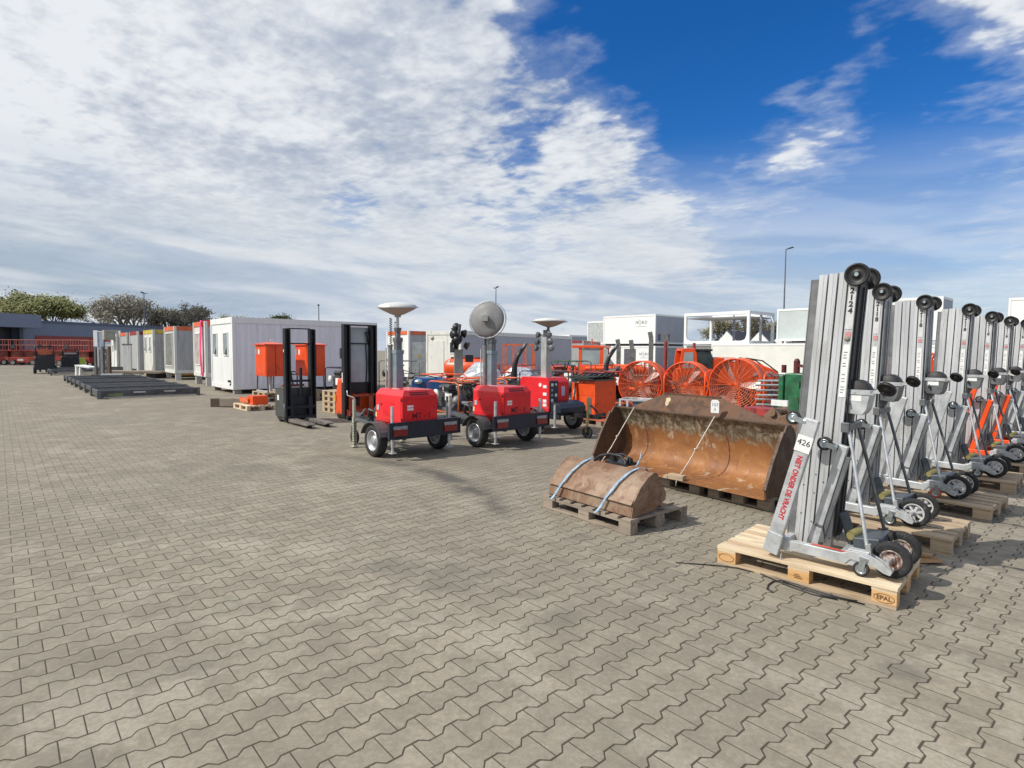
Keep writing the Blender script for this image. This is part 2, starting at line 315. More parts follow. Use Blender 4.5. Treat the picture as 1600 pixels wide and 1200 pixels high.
# ------------------------------------------------------------------ mesh builder
class MB:
    def __init__(s): s.v = []; s.f = []; s.sm = []; s.mi = []; s.cur = 0
    def add(s, vs, fs, smooth=False):
        o = len(s.v); s.v += [tuple(v) for v in vs]
        for f in fs: s.f.append(tuple(o+i for i in f)); s.sm.append(smooth); s.mi.append(s.cur)
        return s
    def box(s, a, b):
        (x0, y0, z0), (x1, y1, z1) = a, b
        x0, x1 = min(x0, x1), max(x0, x1); y0, y1 = min(y0, y1), max(y0, y1); z0, z1 = min(z0, z1), max(z0, z1)
        v = [(x0,y0,z0),(x1,y0,z0),(x1,y1,z0),(x0,y1,z0),(x0,y0,z1),(x1,y0,z1),(x1,y1,z1),(x0,y1,z1)]
        return s.add(v, [(0,3,2,1),(4,5,6,7),(0,1,5,4),(1,2,6,5),(2,3,7,6),(3,0,4,7)])
    def beam(s, p, q, w, h, up=(0,0,1)):
        p, q = Vector(p), Vector(q); d = (q-p).normalized(); upv = Vector(up)
        if abs(d.dot(upv)) > .99: upv = Vector((0, 1, 0))
        a = d.cross(upv).normalized(); b = a.cross(d).normalized(); a *= w/2; b *= h/2
        v = [p-a-b, p+a-b, p+a+b, p-a+b, q-a-b, q+a-b, q+a+b, q-a+b]
        return s.add(v, [(0,3,2,1),(4,5,6,7),(0,1,5,4),(1,2,6,5),(2,3,7,6),(3,0,4,7)])
    def cyl(s, p, q, r, n=16, r2=None, cap=True):
        p, q = Vector(p), Vector(q); d = (q-p).normalized(); r2 = r if r2 is None else r2
        a = d.orthogonal().normalized(); b = d.cross(a)
        v = []
        for k in range(n):
            t = 2*PI*k/n; e = a*math.cos(t)+b*math.sin(t); v += [p+e*r, q+e*r2]
        s.add(v, [(2*k, (2*k+2) % (2*n), (2*k+3) % (2*n), 2*k+1) for k in range(n)], n > 6)
        if cap:
            s.add([v[2*k] for k in range(n)], [tuple(reversed(range(n)))]); s.add([v[2*k+1] for k in range(n)], [tuple(range(n))])
        return s
    def tube(s, pts, r, n=8, closed=False):
        pts = [Vector(p) for p in pts]; N = len(pts); vs = []; prev = None
        for i, p in enumerate(pts):
            if closed: d = pts[(i+1) % N]-pts[i-1]
            else: d = pts[min(i+1, N-1)]-pts[max(i-1, 0)]
            d.normalize()
            a = d.orthogonal().normalized() if prev is None else (prev-d*prev.dot(d)).normalized()
            prev = a; b = d.cross(a)
            rr = r[i] if isinstance(r, (list, tuple)) else r
            vs += [p+(a*math.cos(2*PI*k/n)+b*math.sin(2*PI*k/n))*rr for k in range(n)]
        fs = []
        for i in range(N if closed else N-1):
            j = (i+1) % N
            fs += [(i*n+k, i*n+(k+1) % n, j*n+(k+1) % n, j*n+k) for k in range(n)]
        if not closed: fs += [tuple(reversed(range(n))), tuple((N-1)*n+k for k in range(n))]
        return s.add(vs, fs, n > 4)
    def lathe(s, prof, o, axis=(0,0,1), n=24):
        o = Vector(o); d = Vector(axis).normalized(); a = d.orthogonal().normalized(); b = d.cross(a); vs = []
        for r, h in prof:
            r = max(r, 1e-4)
            vs += [o+d*h+(a*math.cos(2*PI*k/n)+b*math.sin(2*PI*k/n))*r for k in range(n)]
        fs = [(i*n+k, i*n+(k+1) % n, (i+1)*n+(k+1) % n, (i+1)*n+k) for i in range(len(prof)-1) for k in range(n)]
        return s.add(vs, fs, True)
    def prism(s, poly, a, b, axis='y'):
        # poly in the plane across the axis: axis y -> (x,z), axis x -> (y,z), axis z -> (x,y)
        def mk(p, t): return {'y': (p[0], t, p[1]), 'x': (t, p[0], p[1]), 'z': (p[0], p[1], t)}[axis]
        n = len(poly); vs = [mk(p, a) for p in poly]+[mk(p, b) for p in poly]
        return s.add(vs, [tuple(range(n)), tuple(reversed(range(n, 2*n)))]+[(i, n+i, n+(i+1) % n, (i+1) % n) for i in range(n)])
    def sheet(s, poly, a, b, t=.008, axis='y'):
        # open curved plate: polyline thickened
        P = [Vector((p[0], p[1])) for p in poly]; off = []
        for i in range(len(P)):
            d = (P[min(i+1, len(P)-1)]-P[max(i-1, 0)]).normalized(); off.append(P[i]+Vector((-d.y, d.x))*t)
        return s.prism([tuple(p) for p in P]+[tuple(p) for p in reversed(off)], a, b, axis) if len(P) < 3 else s._sh(P, off, a, b, axis)
    def _sh(s, P, Q, a, b, axis):
        def mk(p, t): return {'y': (p[0], t, p[1]), 'x': (t, p[0], p[1]), 'z': (p[0], p[1], t)}[axis]
        n = len(P); vs = [mk(p, a) for p in P]+[mk(p, b) for p in P]+[mk(p, a) for p in Q]+[mk(p, b) for p in Q]; fs = []
        for i in range(n-1):
            fs += [(i, i+1, n+i+1, n+i), (2*n+i, 3*n+i, 3*n+i+1, 2*n+i+1), (i, 2*n+i, 2*n+i+1, i+1), (n+i, n+i+1, 3*n+i+1, 3*n+i)]
        fs += [(0, n, 3*n, 2*n), (n-1, 3*n-1, 4*n-1, 2*n-1)]
        return s.add(vs, fs)
    def ball(s, o, r, n=14, m=8, sz=1.):
        return s.lathe([(r*math.sin(PI*i/m), -r*sz*math.cos(PI*i/m)) for i in range(m+1)], o, (0,0,1), n)
    def xf(s, M_):
        s.v = [tuple(M_ @ Vector(v)) for v in s.v]; return s
    def build(s, name, mats, parent=None, bev=0, org=(0,0,0)):
        me = bpy.data.meshes.new(name)
        me.from_pydata([(v[0]-org[0], v[1]-org[1], v[2]-org[2]) for v in s.v], [], s.f)
        import bmesh
        bm = bmesh.new(); bm.from_mesh(me); bmesh.ops.recalc_face_normals(bm, faces=bm.faces); bm.to_mesh(me); bm.free()
        for p, sm, mi in zip(me.polygons, s.sm, s.mi): p.use_smooth = sm; p.material_index = mi
        for m_ in (mats if isinstance(mats, (list, tuple)) else [mats]): me.materials.append(m_)
        o = bpy.data.objects.new(name, me); C.objects.link(o)
        if parent: o.parent = parent
        if bev:
            b = o.modifiers.new('bevel', 'BEVEL'); b.width = bev; b.segments = 2; b.limit_method = 'ANGLE'; b.angle_limit = R(40)
            b.harden_normals = False
        return o
def many(parent, name, m, boxes, bev=0):
    return [MB().box(a, b).build(name, m, parent, bev) for a, b in boxes]
def tag(o, label=None, cat=None, group=None, kind=None):
    if label: o['label'] = label
    if cat: o['category'] = cat
    if group: o['group'] = group
    if kind: o['kind'] = kind
    return o
def thing(name, loc, label, cat, group=None, rz=TH):
    o = bpy.data.objects.new(name, None); C.objects.link(o); o.location = loc if len(loc) == 3 else (*loc, 0)
    o.rotation_euler = (0, 0, rz); o.empty_display_size = .2
    return tag(o, label, cat, group)
def copy_tree(o, loc=None, rz=None, label=None, parent=None, skip=()):
    c = o.copy(); C.objects.link(c)
    if parent: c.parent = parent
    if loc is not None: c.location = loc if len(loc) == 3 else (*loc, 0)
    if rz is not None: c.rotation_euler = (0, 0, rz)
    if label: c['label'] = label
    for ch in list(o.children):
        if ch.name.split('.')[0] in skip: continue
        copy_tree(ch, parent=c)
    return c
def txt(s, name, mat_, parent, loc, size, rot, align='CENTER', ext=.0006, bold=0., sx=1.):
    cu = bpy.data.curves.new(name, 'FONT'); cu.body = s; cu.size = size; cu.extrude = ext; cu.align_x = align; cu.align_y = 'CENTER'
    cu.offset = bold; cu.resolution_u = 3
    ob = bpy.data.objects.new(name, cu); C.objects.link(ob)
    bpy.context.view_layer.update()
    me = bpy.data.meshes.new_from_object(ob.evaluated_get(bpy.context.evaluated_depsgraph_get()))
    C.objects.unlink(ob); bpy.data.objects.remove(ob)
    me.materials.clear(); me.materials.append(mat_)
    o = bpy.data.objects.new(name, me); C.objects.link(o); o.parent = parent
    o.location = loc; o.rotation_euler = rot; o.scale = (sx, 1, 1); return o
FACE_L = (PI/2, 0, 0)             # lettering on a local -Y face
FACE_R = (PI/2, 0, PI/2)          # lettering on a local +X face
# ================================================================== THE GROUND
g = MB().add([(-1500,-60,0),(1500,-60,0),(1500,2200,0),(-1500,2200,0)], [(0,1,2,3)]).build('ground', ground_mat()); tag(g, 'grey dogbone concrete pavers covering the yard', 'ground', kind='structure')

# ================================================================== PALLETS
def pallet(loc, label, woods, rz=TH, across=False, L=1.2, Wd=.8, gaps=1.0, stamp=False, group='wooden pallets in the yard', nboards=None):
    t = thing('wooden_pallet', loc, label, 'pallet', group, rz); dk, bk, bt = woods
    lr = random.Random(int(loc[0]*1000)+5)
    def bd(b, x0, x1, y0, y1, z0, z1):
        j = lambda: lr.uniform(-.003, .003)
        dz = lr.uniform(-.0015, .0015); b.box((x0+j(), y0, z0+dz), (x1+j(), y1, z1+dz))
    d = MB()
    if not across:
        for x0, w in ((0, .145), (L/2-.0725, .145), (L-.145, .145)): bd(d, x0, x0+w, 0.002, Wd-.002, .100, .1215)
        ws = [.145, .10, .145, .10, .145]; gap = (Wd-sum(ws))/4; y = 0
        for w in ws: bd(d, 0, L, y, y+w, .122, .144); y += w+gap
    else:
        for y0, w in ((0, .12), (Wd/2-.06, .12), (Wd-.12, .12)): bd(d, 0.002, L-.002, y0, y0+w, .100, .1215)
        n = nboards or 7; w = .10; gap = (L-n*w)/(n-1)
        for k in range(n): bd(d, k*(w+gap), k*(w+gap)+w, -.002, Wd+.002, .122, .144)
    d.build('deck', dk, t, bev=.0015)
    bb = MB()
    for y0 in (0, Wd/2-.05, Wd-.10): bd(bb, 0, L, y0, y0+.10, .001, .022)
    bb.build('bottom_board', bt, t, bev=.0015)
    for i, x0 in enumerate((.0, L/2-.0725, L-.145)):
        for k, (y0, w) in enumerate(((0, .10), (Wd/2-.0725, .145), (Wd-.10, .10))):
            o = MB().box((x0+.001, y0+.0015, .0225), (x0+.144, y0+w-.0015, .0995)).build('block', bk, t, bev=.0015)
            if stamp and k == 0:
                st = MB()
                st.tube([(x0+.0725+.058*math.cos(a), y0-.0002, .061+.029*math.sin(a)) for a in [2*PI*q/32 for q in range(32)]], .0016, 5, True)
                if i == 2:
                    st.build('stamp_ring', mat('burnt brand mark', (.14, .06, .025), .8), o); txt('EPAL', 'stamp_lettering', MATS['burnt brand mark'], o, (x0+.0725, y0-.0005, .061), .040, FACE_L, bold=.0006)
                elif i == 0: st.build('stamp_ring', mat('burnt brand mark', (.14, .06, .025), .8), o)
                else:
                    m2 = MB()
                    for q in range(3): m2.box((x0+.045, y0-.0004, .045+.012*q), (x0+.10-.01*q, y0+.001, .050+.012*q))
                    m2.build('stamp_lettering', mat('burnt brand mark', (.14, .06, .025), .8), o)
    return t

# ================================================================== MATERIAL LIFTS
def wheel_parts(parent, c, r, w, rimm, spokes=0, hubm=None, name='wheel', tread=True, n=28):
    # wheel axis along local y; c = centre
    x, y, z = c
    ty = MB(); k = r*(.56 if rimm.name.startswith('rusty') else .66)
    prof = [(k, -w*.40), (r*.80, -w*.5), (r*.94, -w*.47), (r, -w*.30), (r, w*.30), (r*.94, w*.47), (r*.80, w*.5), (k, w*.40)]
    ty.lathe(prof, c, (0,1,0), n); o = ty.build(name, rubber, parent)
    rm = MB()
    if spokes:
        rm.lathe([(k*1.02, -w*.40), (k*.97, -w*.44), (k*.86, -w*.40), (k*.84, 0), (k*.86, w*.40), (k*.97, w*.44), (k*1.02, w*.40)], c, (0,1,0), n)
        rm.lathe([(.001, -w*.52), (k*.20, -w*.52), (k*.24, -w*.40), (k*.24, w*.40), (k*.2, w*.52), (.001, w*.52)], c, (0,1,0), 14)
        for q in range(spokes):
            a = 2*PI*q/spokes+.3; dx, dz = math.cos(a), math.sin(a)
            rm.beam((x+dx*k*.2, y, z+dz*k*.2), (x+dx*k*.88, y, z+dz*k*.88), w*.45, k*.22, (-dz, 0, dx))
    else:
        rm.lathe([(k*1.02, -w*.38), (k*.98, -w*.46), (k*.90, -w*.42), (k*.80, -w*.18), (k*.50, -w*.12), (k*.42, -w*.30), (k*.20, -w*.34), (.001, -w*.34)], c, (0,1,0), n)
        rm.lathe([(k*1.02, w*.38), (k*.98, w*.46), (k*.90, w*.42), (k*.80, w*.18), (k*.50, w*.12), (.001, w*.14)], c, (0,1,0), n)
        for q in range(5):
            a = 2*PI*q/5; rm.cyl((x+k*.62*math.cos(a), y-w*.20, z+k*.62*math.sin(a)), (x+k*.62*math.cos(a), y-w*.08, z+k*.62*math.sin(a)), k*.07, 6)
    rm.build('rim', rimm, o); return o
def caster(parent, c, r, top, tilt=0., hub=chrome, rubberm=rubber, name='caster'):
    # small swivel wheel, axle along y, fork up to the plate at `top`
    x, y, z = c; tx, ty_, tz = top
    o = MB().lathe([(r*.62, -.014), (r*.9, -.016), (r, -.010), (r, .010), (r*.9, .016), (r*.62, .014)], c, (0,1,0), 22).build(name, rubberm, parent)
    h = MB(); h.lathe([(r*.66, -.014), (r*.60, -.017), (r*.5, -.009), (r*.28, -.009), (r*.2, -.02), (.001, -.022)], c, (0,1,0), 22)
    h.lathe([(r*.66, .014), (r*.60, .017), (r*.5, .009), (r*.2, .009), (.001, .02)], c, (0,1,0), 22)
    h.build('hub', hub, o)
    f = MB()
    for sgn in (-1, 1): f.beam((x, y+sgn*.024, z), (tx, ty_+sgn*.022, tz), .004, r*.75, (0, 0, 1) if abs(tz-z) < abs(tx-x) else (1, 0, 0))
    d = (Vector(top)-Vector(c)).normalized(); f.cyl(Vector(top)-d*.006, Vector(top)+d*.012, .030, 14); f.cyl((x, y-.03, z), (x, y+.03, z), .006, 8)
    f.build('fork', chrome, o); return o
LO = (.60, .35, 0)     # the lift's own origin inside its pallet frame
def make_lift(loc, label, legm=galv, wheel='spoked', first=False, code='2118', lean=R(1.6), n_sec=4, H=2.13, pitch=.066, chw=.055):
    t = thing('material_lift', loc, label, 'material lift', 'folded material lifts standing on pallets')
    def B(mb, name, m, parent=None, bev=0): return mb.build(name, m, parent or t, bev, LO if parent is None else (0, 0, 0))
    class P:                                        # parents for sub-parts: meshes keep the lift's coordinates
        pass
    D = .144
    # ---- base frame: two side tubes with cross members and the curved axle arms
    b = MB()
    for y in (.10, .62):
        b.beam((.36, y, D+.105), (1.00, y, D+.095), .05, .075)
        b.beam((.36, y, D+.105), (.52, y, D+.102), .062, .092)
    b.beam((.46, .10, D+.10), (.46, .62, D+.10), .05, .06); b.beam((.86, .125, D+.09), (.86, .60, D+.09), .07, .05)
    o = B(b, 'base_frame', legm, bev=.006)
    a = MB()
    for y, s in ((.10, 1), (.62, -1)):
        prof = [(.86, D+.135), (.93, D+.165), (1.02, D+.165), (1.10, D+.13), (1.165, D+.075), (1.155, D+.05), (1.12, D+.055), (1.06, D+.085), (.99, D+.095), (.92, D+.105), (.88, D+.06), (.86, D+.06)]
        a.prism(prof, y-.034, y-.018); a.prism(prof, y+.018, y+.034)
        a.prism([(.90, D+.166), (1.03, D+.166), (1.03, D+.174), (.90, D+.174)], y-.034, y+.034)
    a.cyl((1.135, .06, D+.13), (1.135, .66, D+.13), .012, 10)
    B(a, 'axle_arm', galv, bev=.003)
    # ---- wheels
    for y in (.20, .52):
        w = wheel_parts(t, (1.135-LO[0], y-LO[1], D+.123), (.121 if wheel == 'plain' else .124), .062 if wheel == 'plain' else .045, mat('rusty wheel disc', (.42, .38, .34), .6, .1, .3, 14, (.15, .055, .035), .42) if wheel == 'plain' else chrome if False else mat('pale grey wheel plastic', (.50, .50, .49), .5, 0, .1, 8), 0 if wheel == 'plain' else 7)
    for k, y in enumerate((.075, .645)):
        caster(t, (.985-LO[0], y-LO[1]-.0, D+.052), .050, (1.0-LO[0], y-LO[1], D+.125), rubberm=mat('orange polyurethane', (.55, .11, .05), .5) if wheel == 'orange' and k == 0 else rubber)
    # ---- mast: nested column sections seen side on, back channel with ladder face
    sx0, w = (.438 if first else .425), .072; zt = D+H
    def msec(i):
        m = MB(); x0 = sx0+chw+i*pitch; x1 = x0+pitch-.011; z0 = D+.045+.012*i; z1 = zt+.004*i
        y0, y1 = .305-.0015*(i % 2), .555+.0015*(i % 2)
        # C shaped extrusion: web and flanges with fine grooves
        m.box((x0, y0, z0), (x1, y0+.012, z1)); m.box((x0, y1-.012, z0), (x1, y1, z1))
        m.box((x0+.004, y0+.012, z0+.01), (x0+.018, y1-.012, z1-.01)); m.box((x1-.006, y0+.010, z0), (x1, y0+.07, z1)); m.box((x1-.006, y1-.07, z0), (x1, y1-.010, z1))
        m.box((x0+w*.30, y0-.0022, z0), (x0+w*.42, y0-.0001, z1)); m.box((x1-.004, y0-.003, z0), (x1, y0-.0001, z1))
        return m
    shear = Matrix.Identity(4); shear[0][2] = math.tan(lean); shear[0][3] = -math.tan(lean)*(D+.1)
    def hole(m, x, z): m.cyl((x, .3025, z), (x, .306, z), .0055, 8)
    for i in range(n_sec):
        B(msec(i).xf(shear), 'mast_section', alu)
    ch = MB(); ch.box((sx0-.012, .315, D+.10), (sx0+chw-.003, .320, zt-.03)); ch.box((sx0-.016, .312, D+.10), (sx0-.010, .545, zt-.03)); ch.box((sx0-.012, .54, D+.1), (sx0+chw-.003, .545, zt-.03)); ch.box((sx0+chw-.014, .321, D+.1), (sx0+chw-.006, .538, zt-.05))
    B(ch.xf(shear), 'carriage_channel', aludk)
    xr = sx0+chw+n_sec*pitch-.004
    bk = MB(); bk.box((xr+.001, .325, D+.16), (xr+.010, .535, zt-.05)); bk.box((xr+.010, .40, D+.16), (xr+.022, .42, zt-.1)); bk.box((xr+.010, .45, D+.16), (xr+.022, .47, zt-.1))
    B(bk.xf(shear), 'mast_back_plate', mat('dark mast back', (.045, .046, .05), .5, .4, .3, 5) if first else mat('grey mast back', (.34, .345, .35), .45, .4, .25, 4))
    hb = MB()
    for i in range(n_sec):
        xx = sx0+chw+i*pitch+.030
        for z in ((.30, .52, .66) if first else (.35, .6)): hole(hb, xx+.012*(i % 2), D+z-.05*i)
    B(hb.xf(shear), 'bolt', ink)
    # ---- stickers on the outer section
    x_l = sx0+chw+(n_sec-1)*pitch+.028
    def put(z): return x_l+math.tan(lean)*(z-D-.1)
    lab = MB(); lab.prism([(x_l-.022, zt-.10-.30), (x_l+.024, zt-.40), (x_l+.024, zt-.10), (x_l-.022, zt-.10)], .2995, .3015)
    lab = B(lab.xf(shear), 'number_label', mat('label foil', (.62, .62, .62), .45, .1, .06, 20))
    zz0 = zt-.13
    for i, chh in enumerate(code):
        txt(chh, 'number_lettering', ink, lab, (put(zz0-.047*i)-LO[0], .2985-LO[1], zz0-.047*i), .054, (PI/2, math.tan(lean)*1.0, 0), bold=.0022)
    st = MB(); st.prism([(x_l-.020, D+1.20), (x_l+.022, D+1.20), (x_l+.022, D+1.58), (x_l-.020, D+1.58)], .2995, .3015)
    st.cur = 1
    for z in (1.52, 1.50, 1.48, 1.44, 1.42, 1.36, 1.33, 1.31, 1.27, 1.25, 1.23): st.prism([(x_l-.014, D+z), (x_l+.008+.006*((z*100) % 3-1), D+z), (x_l+.008, D+z+.008), (x_l-.014, D+z+.008)], .2988, .2993)
    st = B(st.xf(shear), 'instruction_sticker', [sticker, mat('grey print', (.25, .26, .28), .6)])
    rd = MB(); rd.prism([(x_l-.018, zt-.46), (x_l+.018, zt-.46), (x_l+.018, zt-.42), (x_l-.018, zt-.42)], .2995, .3015); B(rd.xf(shear), 'warning_sticker', mat('faded red sticker', (.50, .22, .22), .6))
    if first:
        rr = MB().lathe([(.001, .2990), (.019, .2990), (.019, .3015)], (x_l+math.tan(lean)*1.5, 0, D+1.62), (0,1,0), 18); B(rr, 'round_sticker', mat('olive sticker', (.20, .20, .14), .6))
    # ---- top rollers
    tx = xr-.030+math.tan(lean)*H
    rb = MB(); rb.beam((tx-.06, .36, zt-.03), (tx+.05, .36, zt-.03), .006, .05); rb.beam((tx-.06, .50, zt-.03), (tx+.05, .50, zt-.03), .006, .05); rb.cyl((tx+.015, .27, zt-.025), (tx+.015, .60, zt-.025), .009, 8)
    B(rb, 'roller_bracket', black)
    for y in (.275, .585):
        r_ = MB().lathe([(.001, -.010), (.016, -.016), (.020, -.012), (.026, -.004), (.062, -.006), (.066, -.017), (.078, -.017), (.081, -.008), (.081, .010), (.066, .017), (.02, .010), (.001, .012)], (tx+.015, y, zt-.02), (0,1,0), 30)
        r_ = B(r_, 'top_roller', mat('black roller plastic', (.012, .012, .012), .5))
        h_ = MB().cyl((tx+.015, y-.022, zt-.02), (tx+.015, y-.010, zt-.02), .014, 12).build('hub', chrome, r_, org=LO)
    # ---- winch: black drum in a galvanised housing, handle wheel on an arm
    wx, wy, wz = xr+.10, .43, D+1.235
    B(MB().lathe([(.001, -.075), (.082, -.075), (.090, -.06), (.090, .06), (.082, .075), (.001, .075)], (wx, wy, wz), (0,1,0), 30), 'winch_drum', mat('black drum cover', (.028, .026, .026), .6))
    hs = MB(); hs.prism([(wx-.098, wz-.005), (wx-.090, wz-.11), (wx-.060, wz-.150), (wx+.052, wz-.162), (wx+.078, wz-.12), (wx+.098, wz-.005)], wy-.088, wy+.088)
    B(hs, 'winch_housing', galvd if not first else galv, bev=.004)
    br = MB(); br.box((wx-.115, wy-.096, wz-.012), (wx+.12, wy-.090, wz+.022)); br.box((wx-.115, wy+.090, wz-.012), (wx+.12, wy+.096, wz+.022)); br.cyl((wx, wy-.10, wz+.004), (wx, wy+.10, wz+.004), .008, 8)
    br.beam((wx+.10, wy-.093, wz+.005), (wx+.22, wy-.093, wz+.030), .006, .026)
    B(br, 'winch_bracket', galv)
    B(MB().box((wx-.055, wy-.0900, wz-.060), (wx+.045, wy-.0885, wz-.020)), 'winch_label', sticker)
    kn = MB(); kn.cyl((wx-.035, wy-.115, wz-.082), (wx-.035, wy-.088, wz-.082), .012, 10); kn.beam((wx-.035, wy-.112, wz-.05), (wx-.035, wy-.112, wz-.085), .008, .012)
    B(kn, 'winch_pawl', black)
    kw = MB().lathe([(.001, -.016), (.016, -.018), (.022, -.006), (.046, -.004), (.052, -.014), (.058, -.010), (.058, .010), (.03, .012), (.001, .014)], (wx+.205, wy-.12, wz+.035), (.25, .75, .62), 26)
    B(kw, 'hand_wheel', mat('black roller plastic', (.012, .012, .012), .5))
    B(MB().tube([(wx-.03, wy, wz-.16), (wx-.05, wy-.02, wz-.30), (wx-.07, wy-.02, D+.62), (xr+.02, wy-.02, D+.3)], .010, 6), 'winch_cable_guard', mat('cream plastic', (.55, .53, .46), .5))
    # ---- rear brace rods from mast to axle arms
    top = (xr+.03+math.tan(lean)*.9, .30, D+.985)
    r1 = MB(); r1.cyl(top, (1.01, .10, D+.20), .0125, 12); r1.beam((1.015, .10, D+.225), (1.025, .10, D+.155), .035, .03); B(r1, 'brace_rod', alurod)
    r2 = MB(); r2.cyl((top[0], .56, top[2]), (1.01, .62, D+.20), .0125, 12); r2.beam((1.015, .62, D+.225), (1.025, .62, D+.155), .035, .03); B(r2, 'brace_rod', galvd)
    yk = MB(); yk.beam((top[0]-.005, .27, top[2]+.0), (top[0]-.005, .59, top[2]+.0), .05, .045); yk.beam((top[0]-.02, .42, top[2]+.02), (wx-.03, .42, wz-.15), .035, .05); yk.box((top[0]-.04, .26, top[2]-.035), (top[0]+.012, .30, top[2]+.035)); B(yk, 'brace_yoke', galvd, bev=.003)
    # ---- folded front legs with casters on their upper ends
    def leg(foot, head, y, m, nm='front_leg', ww=.085):
        l = MB(); l.beam((foot[0], y, foot[1]), (head[0], y, head[1]), .050, ww, (0, 0, 1))
        d = Vector((head[0]-foot[0], 0, head[1]-foot[1])).normalized(); nrm = Vector((-d.z, 0, d.x))
        l.beam(Vector((foot[0], y, foot[1]))-d*.02, Vector((foot[0], y, foot[1]))+d*.14, .062, ww+.012, (0, 0, 1))
        o = B(l, nm, m, bev=.006)
        hd = Vector((head[0], y, head[1]))
        caster(t, tuple(hd+nrm*.125-d*.030-Vector(LO)), .050, tuple(hd+nrm*.045-d*.03-Vector(LO)))
        return o
    l1 = leg((.405, D+.055), (.655, D+1.05), .045, legm, ww=.098)
    l2 = leg((.635, D+.11), (.815, D+.86), .235, legm, ww=.06)
    kd = MB(); kd.beam((.685, .235, D+.12), (.845, .235, D+.78), .03, .030); kd.prism([(.60, D+.135), (.72, D+.135), (.70, D+.26), (.655, D+.27)], .205, .215)
    B(kd, 'leg_brace', galvd, bev=.002)
    if first:
        tg = MB(); d = Vector((.25, 0, .995)).normalized(); c_ = Vector((.405+.25*.82, .014, D+.055+.995*.82)); s_ = Vector((d.z, 0, -d.x))
        vs = [c_-s_*.052-d*.06, c_+s_*.052-d*.06, c_+s_*.052+d*.06, c_-s_*.052+d*.06]
        tg.add([tuple(v) for v in vs]+[tuple(v+Vector((0, .002, 0))) for v in vs], [(0,1,2,3),(7,6,5,4),(0,4,5,1),(1,5,6,2),(2,6,7,3),(3,7,4,0)])
        tg = B(tg, 'number_tag', sticker)
        txt('426', 'handwriting', ink, tg, tuple(c_-Vector(LO)+Vector((0, -.001, 0))+d*.008), .060, (PI/2, .25, 0))
        an = math.atan2(d.x, d.z); c2 = Vector((.405+.25*.49, .0185, D+.055+.995*.49))
        txt('NIET ONDER DE VRACHT', 'lettering', redink, l1, tuple(c2-Vector(LO)), .050, (PI/2, PI/2+an, 0), bold=.0016, sx=.86)
    # ---- pipe end of the load fork rest, carriage crossbar, tie strap
    fk = MB(); fk.cyl((.86, .30, D+.20), (.90, .46, D+.22), .034, 16, cap=False); fk.cyl((.86, .302, D+.20), (.90, .46, D+.22), .029, 16)
    B(fk, 'fork_rest', mat('faded yellow tube', (.24, .21, .08), .6, 0, .2, 8))
    cb = MB(); cb.beam((.88, .44, D+.15), (1.06, .44, D+.17), .30, .10); cb.beam((.80, .33, D+.36), (.86, .40, D+.12), .03, .07)
    B(cb, 'battery_tray', mat('blue grey steel', (.085, .10, .115), .5, .3, .2, 6), bev=.01)
    if first:
        B(MB().beam((.40, .072, D+.145), (.62, .072, D+.143), .003, .001).tube([(.475, .070, D+.15), (.475, .063, D+.08), (.478, .02, D+.0), (.478, -.004, D-.02)], .0035, 5), 'tie_strap', mat('grey strap', (.35, .35, .34), .6))
        B(MB().prism([(.66, D+.1445), (.98, D+.139), (.98, D+.141), (.68, D+.148)], .085, .105), 'red_ribbon', mat('red ribbon', (.6, .09, .06), .5))
    return t
wnew = (wood_new, wood_blk, wood_mid); wmid = (wood_mid, wood_mid, wood_mid); wold = (wood_old, wood_old, wood_old)
lift_yaw = [0, .02, -.03, .035, -.02, .03, 0, -.03, .02]
lift_dx = [0, -.25, -.25, -.17, -.14, -.14, -.14, -.14, -.14]
lift_spots = [(1.63, 4.48), (2.79, 5.53), (3.95, 6.53), (5.15, 7.64), (6.30, 8.68), (7.45, 9.72), (8.60, 10.76), (9.75, 11.8), (10.9, 12.84)]
names = ['pale new pallet stamped EPAL under the nearest material lift', 'weathered pallet under the second lift from the front', 'grey weathered pallet under the third lift, with an orange caster on it',
         'used pallet under the fourth lift from the front, in front of the orange based lifts', 'pallet under the nearer lift with an orange base', 'pallet under the farther lift with an orange base', 'pallet under the third farthest lift of the row', 'pallet under the second farthest lift of the row', 'pallet under the farthest lift of the row']
for i, p in enumerate(lift_spots):
    pallet(p, names[i], rz=(-.765 if i == 0 else TH+lift_yaw[i]), woods=wnew if i == 0 else wmid if i in (1, 3, 5) else (wood_mid, wood_mid, wood_old), stamp=(i == 0), group='pallets under the material lifts')
lab = ['nearest silver material lift, with red lettering down its folded leg and plain rusty wheels',
       'silver material lift second from the front, with spoked wheels', 'silver material lift third from the front, with an orange caster at its base',
       'silver material lift fourth from the front, just before the ones with orange legs']
L1 = make_lift(at(lift_spots[0], LO[0]+lift_dx[0]-.01, LO[1], 0, -.765), lab[0], wheel='plain', first=True, code='2124', lean=R(3.2), H=2.09, chw=.042)
L2 = make_lift(at(lift_spots[1], LO[0]+lift_dx[1], LO[1]), lab[1], H=2.10, lean=R(1.6), pitch=.077, chw=.026)
L3 = make_lift(at(lift_spots[2], LO[0]+lift_dx[2], LO[1]), lab[2], wheel='orange', H=2.10, lean=R(.4), pitch=.077, chw=.026)
L4 = copy_tree(L2, at(lift_spots[3], LO[0]+lift_dx[3], LO[1]), None, lab[3])
L5 = make_lift(at(lift_spots[4], LO[0]+lift_dx[4], LO[1]), 'silver material lift with orange legs, the nearer of the two', legm=orange, H=2.08, lean=R(.9), code='2118', pitch=.077, chw=.026)
L6 = copy_tree(L5, at(lift_spots[5], LO[0]+lift_dx[5], LO[1]), None, 'silver material lift with orange legs, the farther of the two')
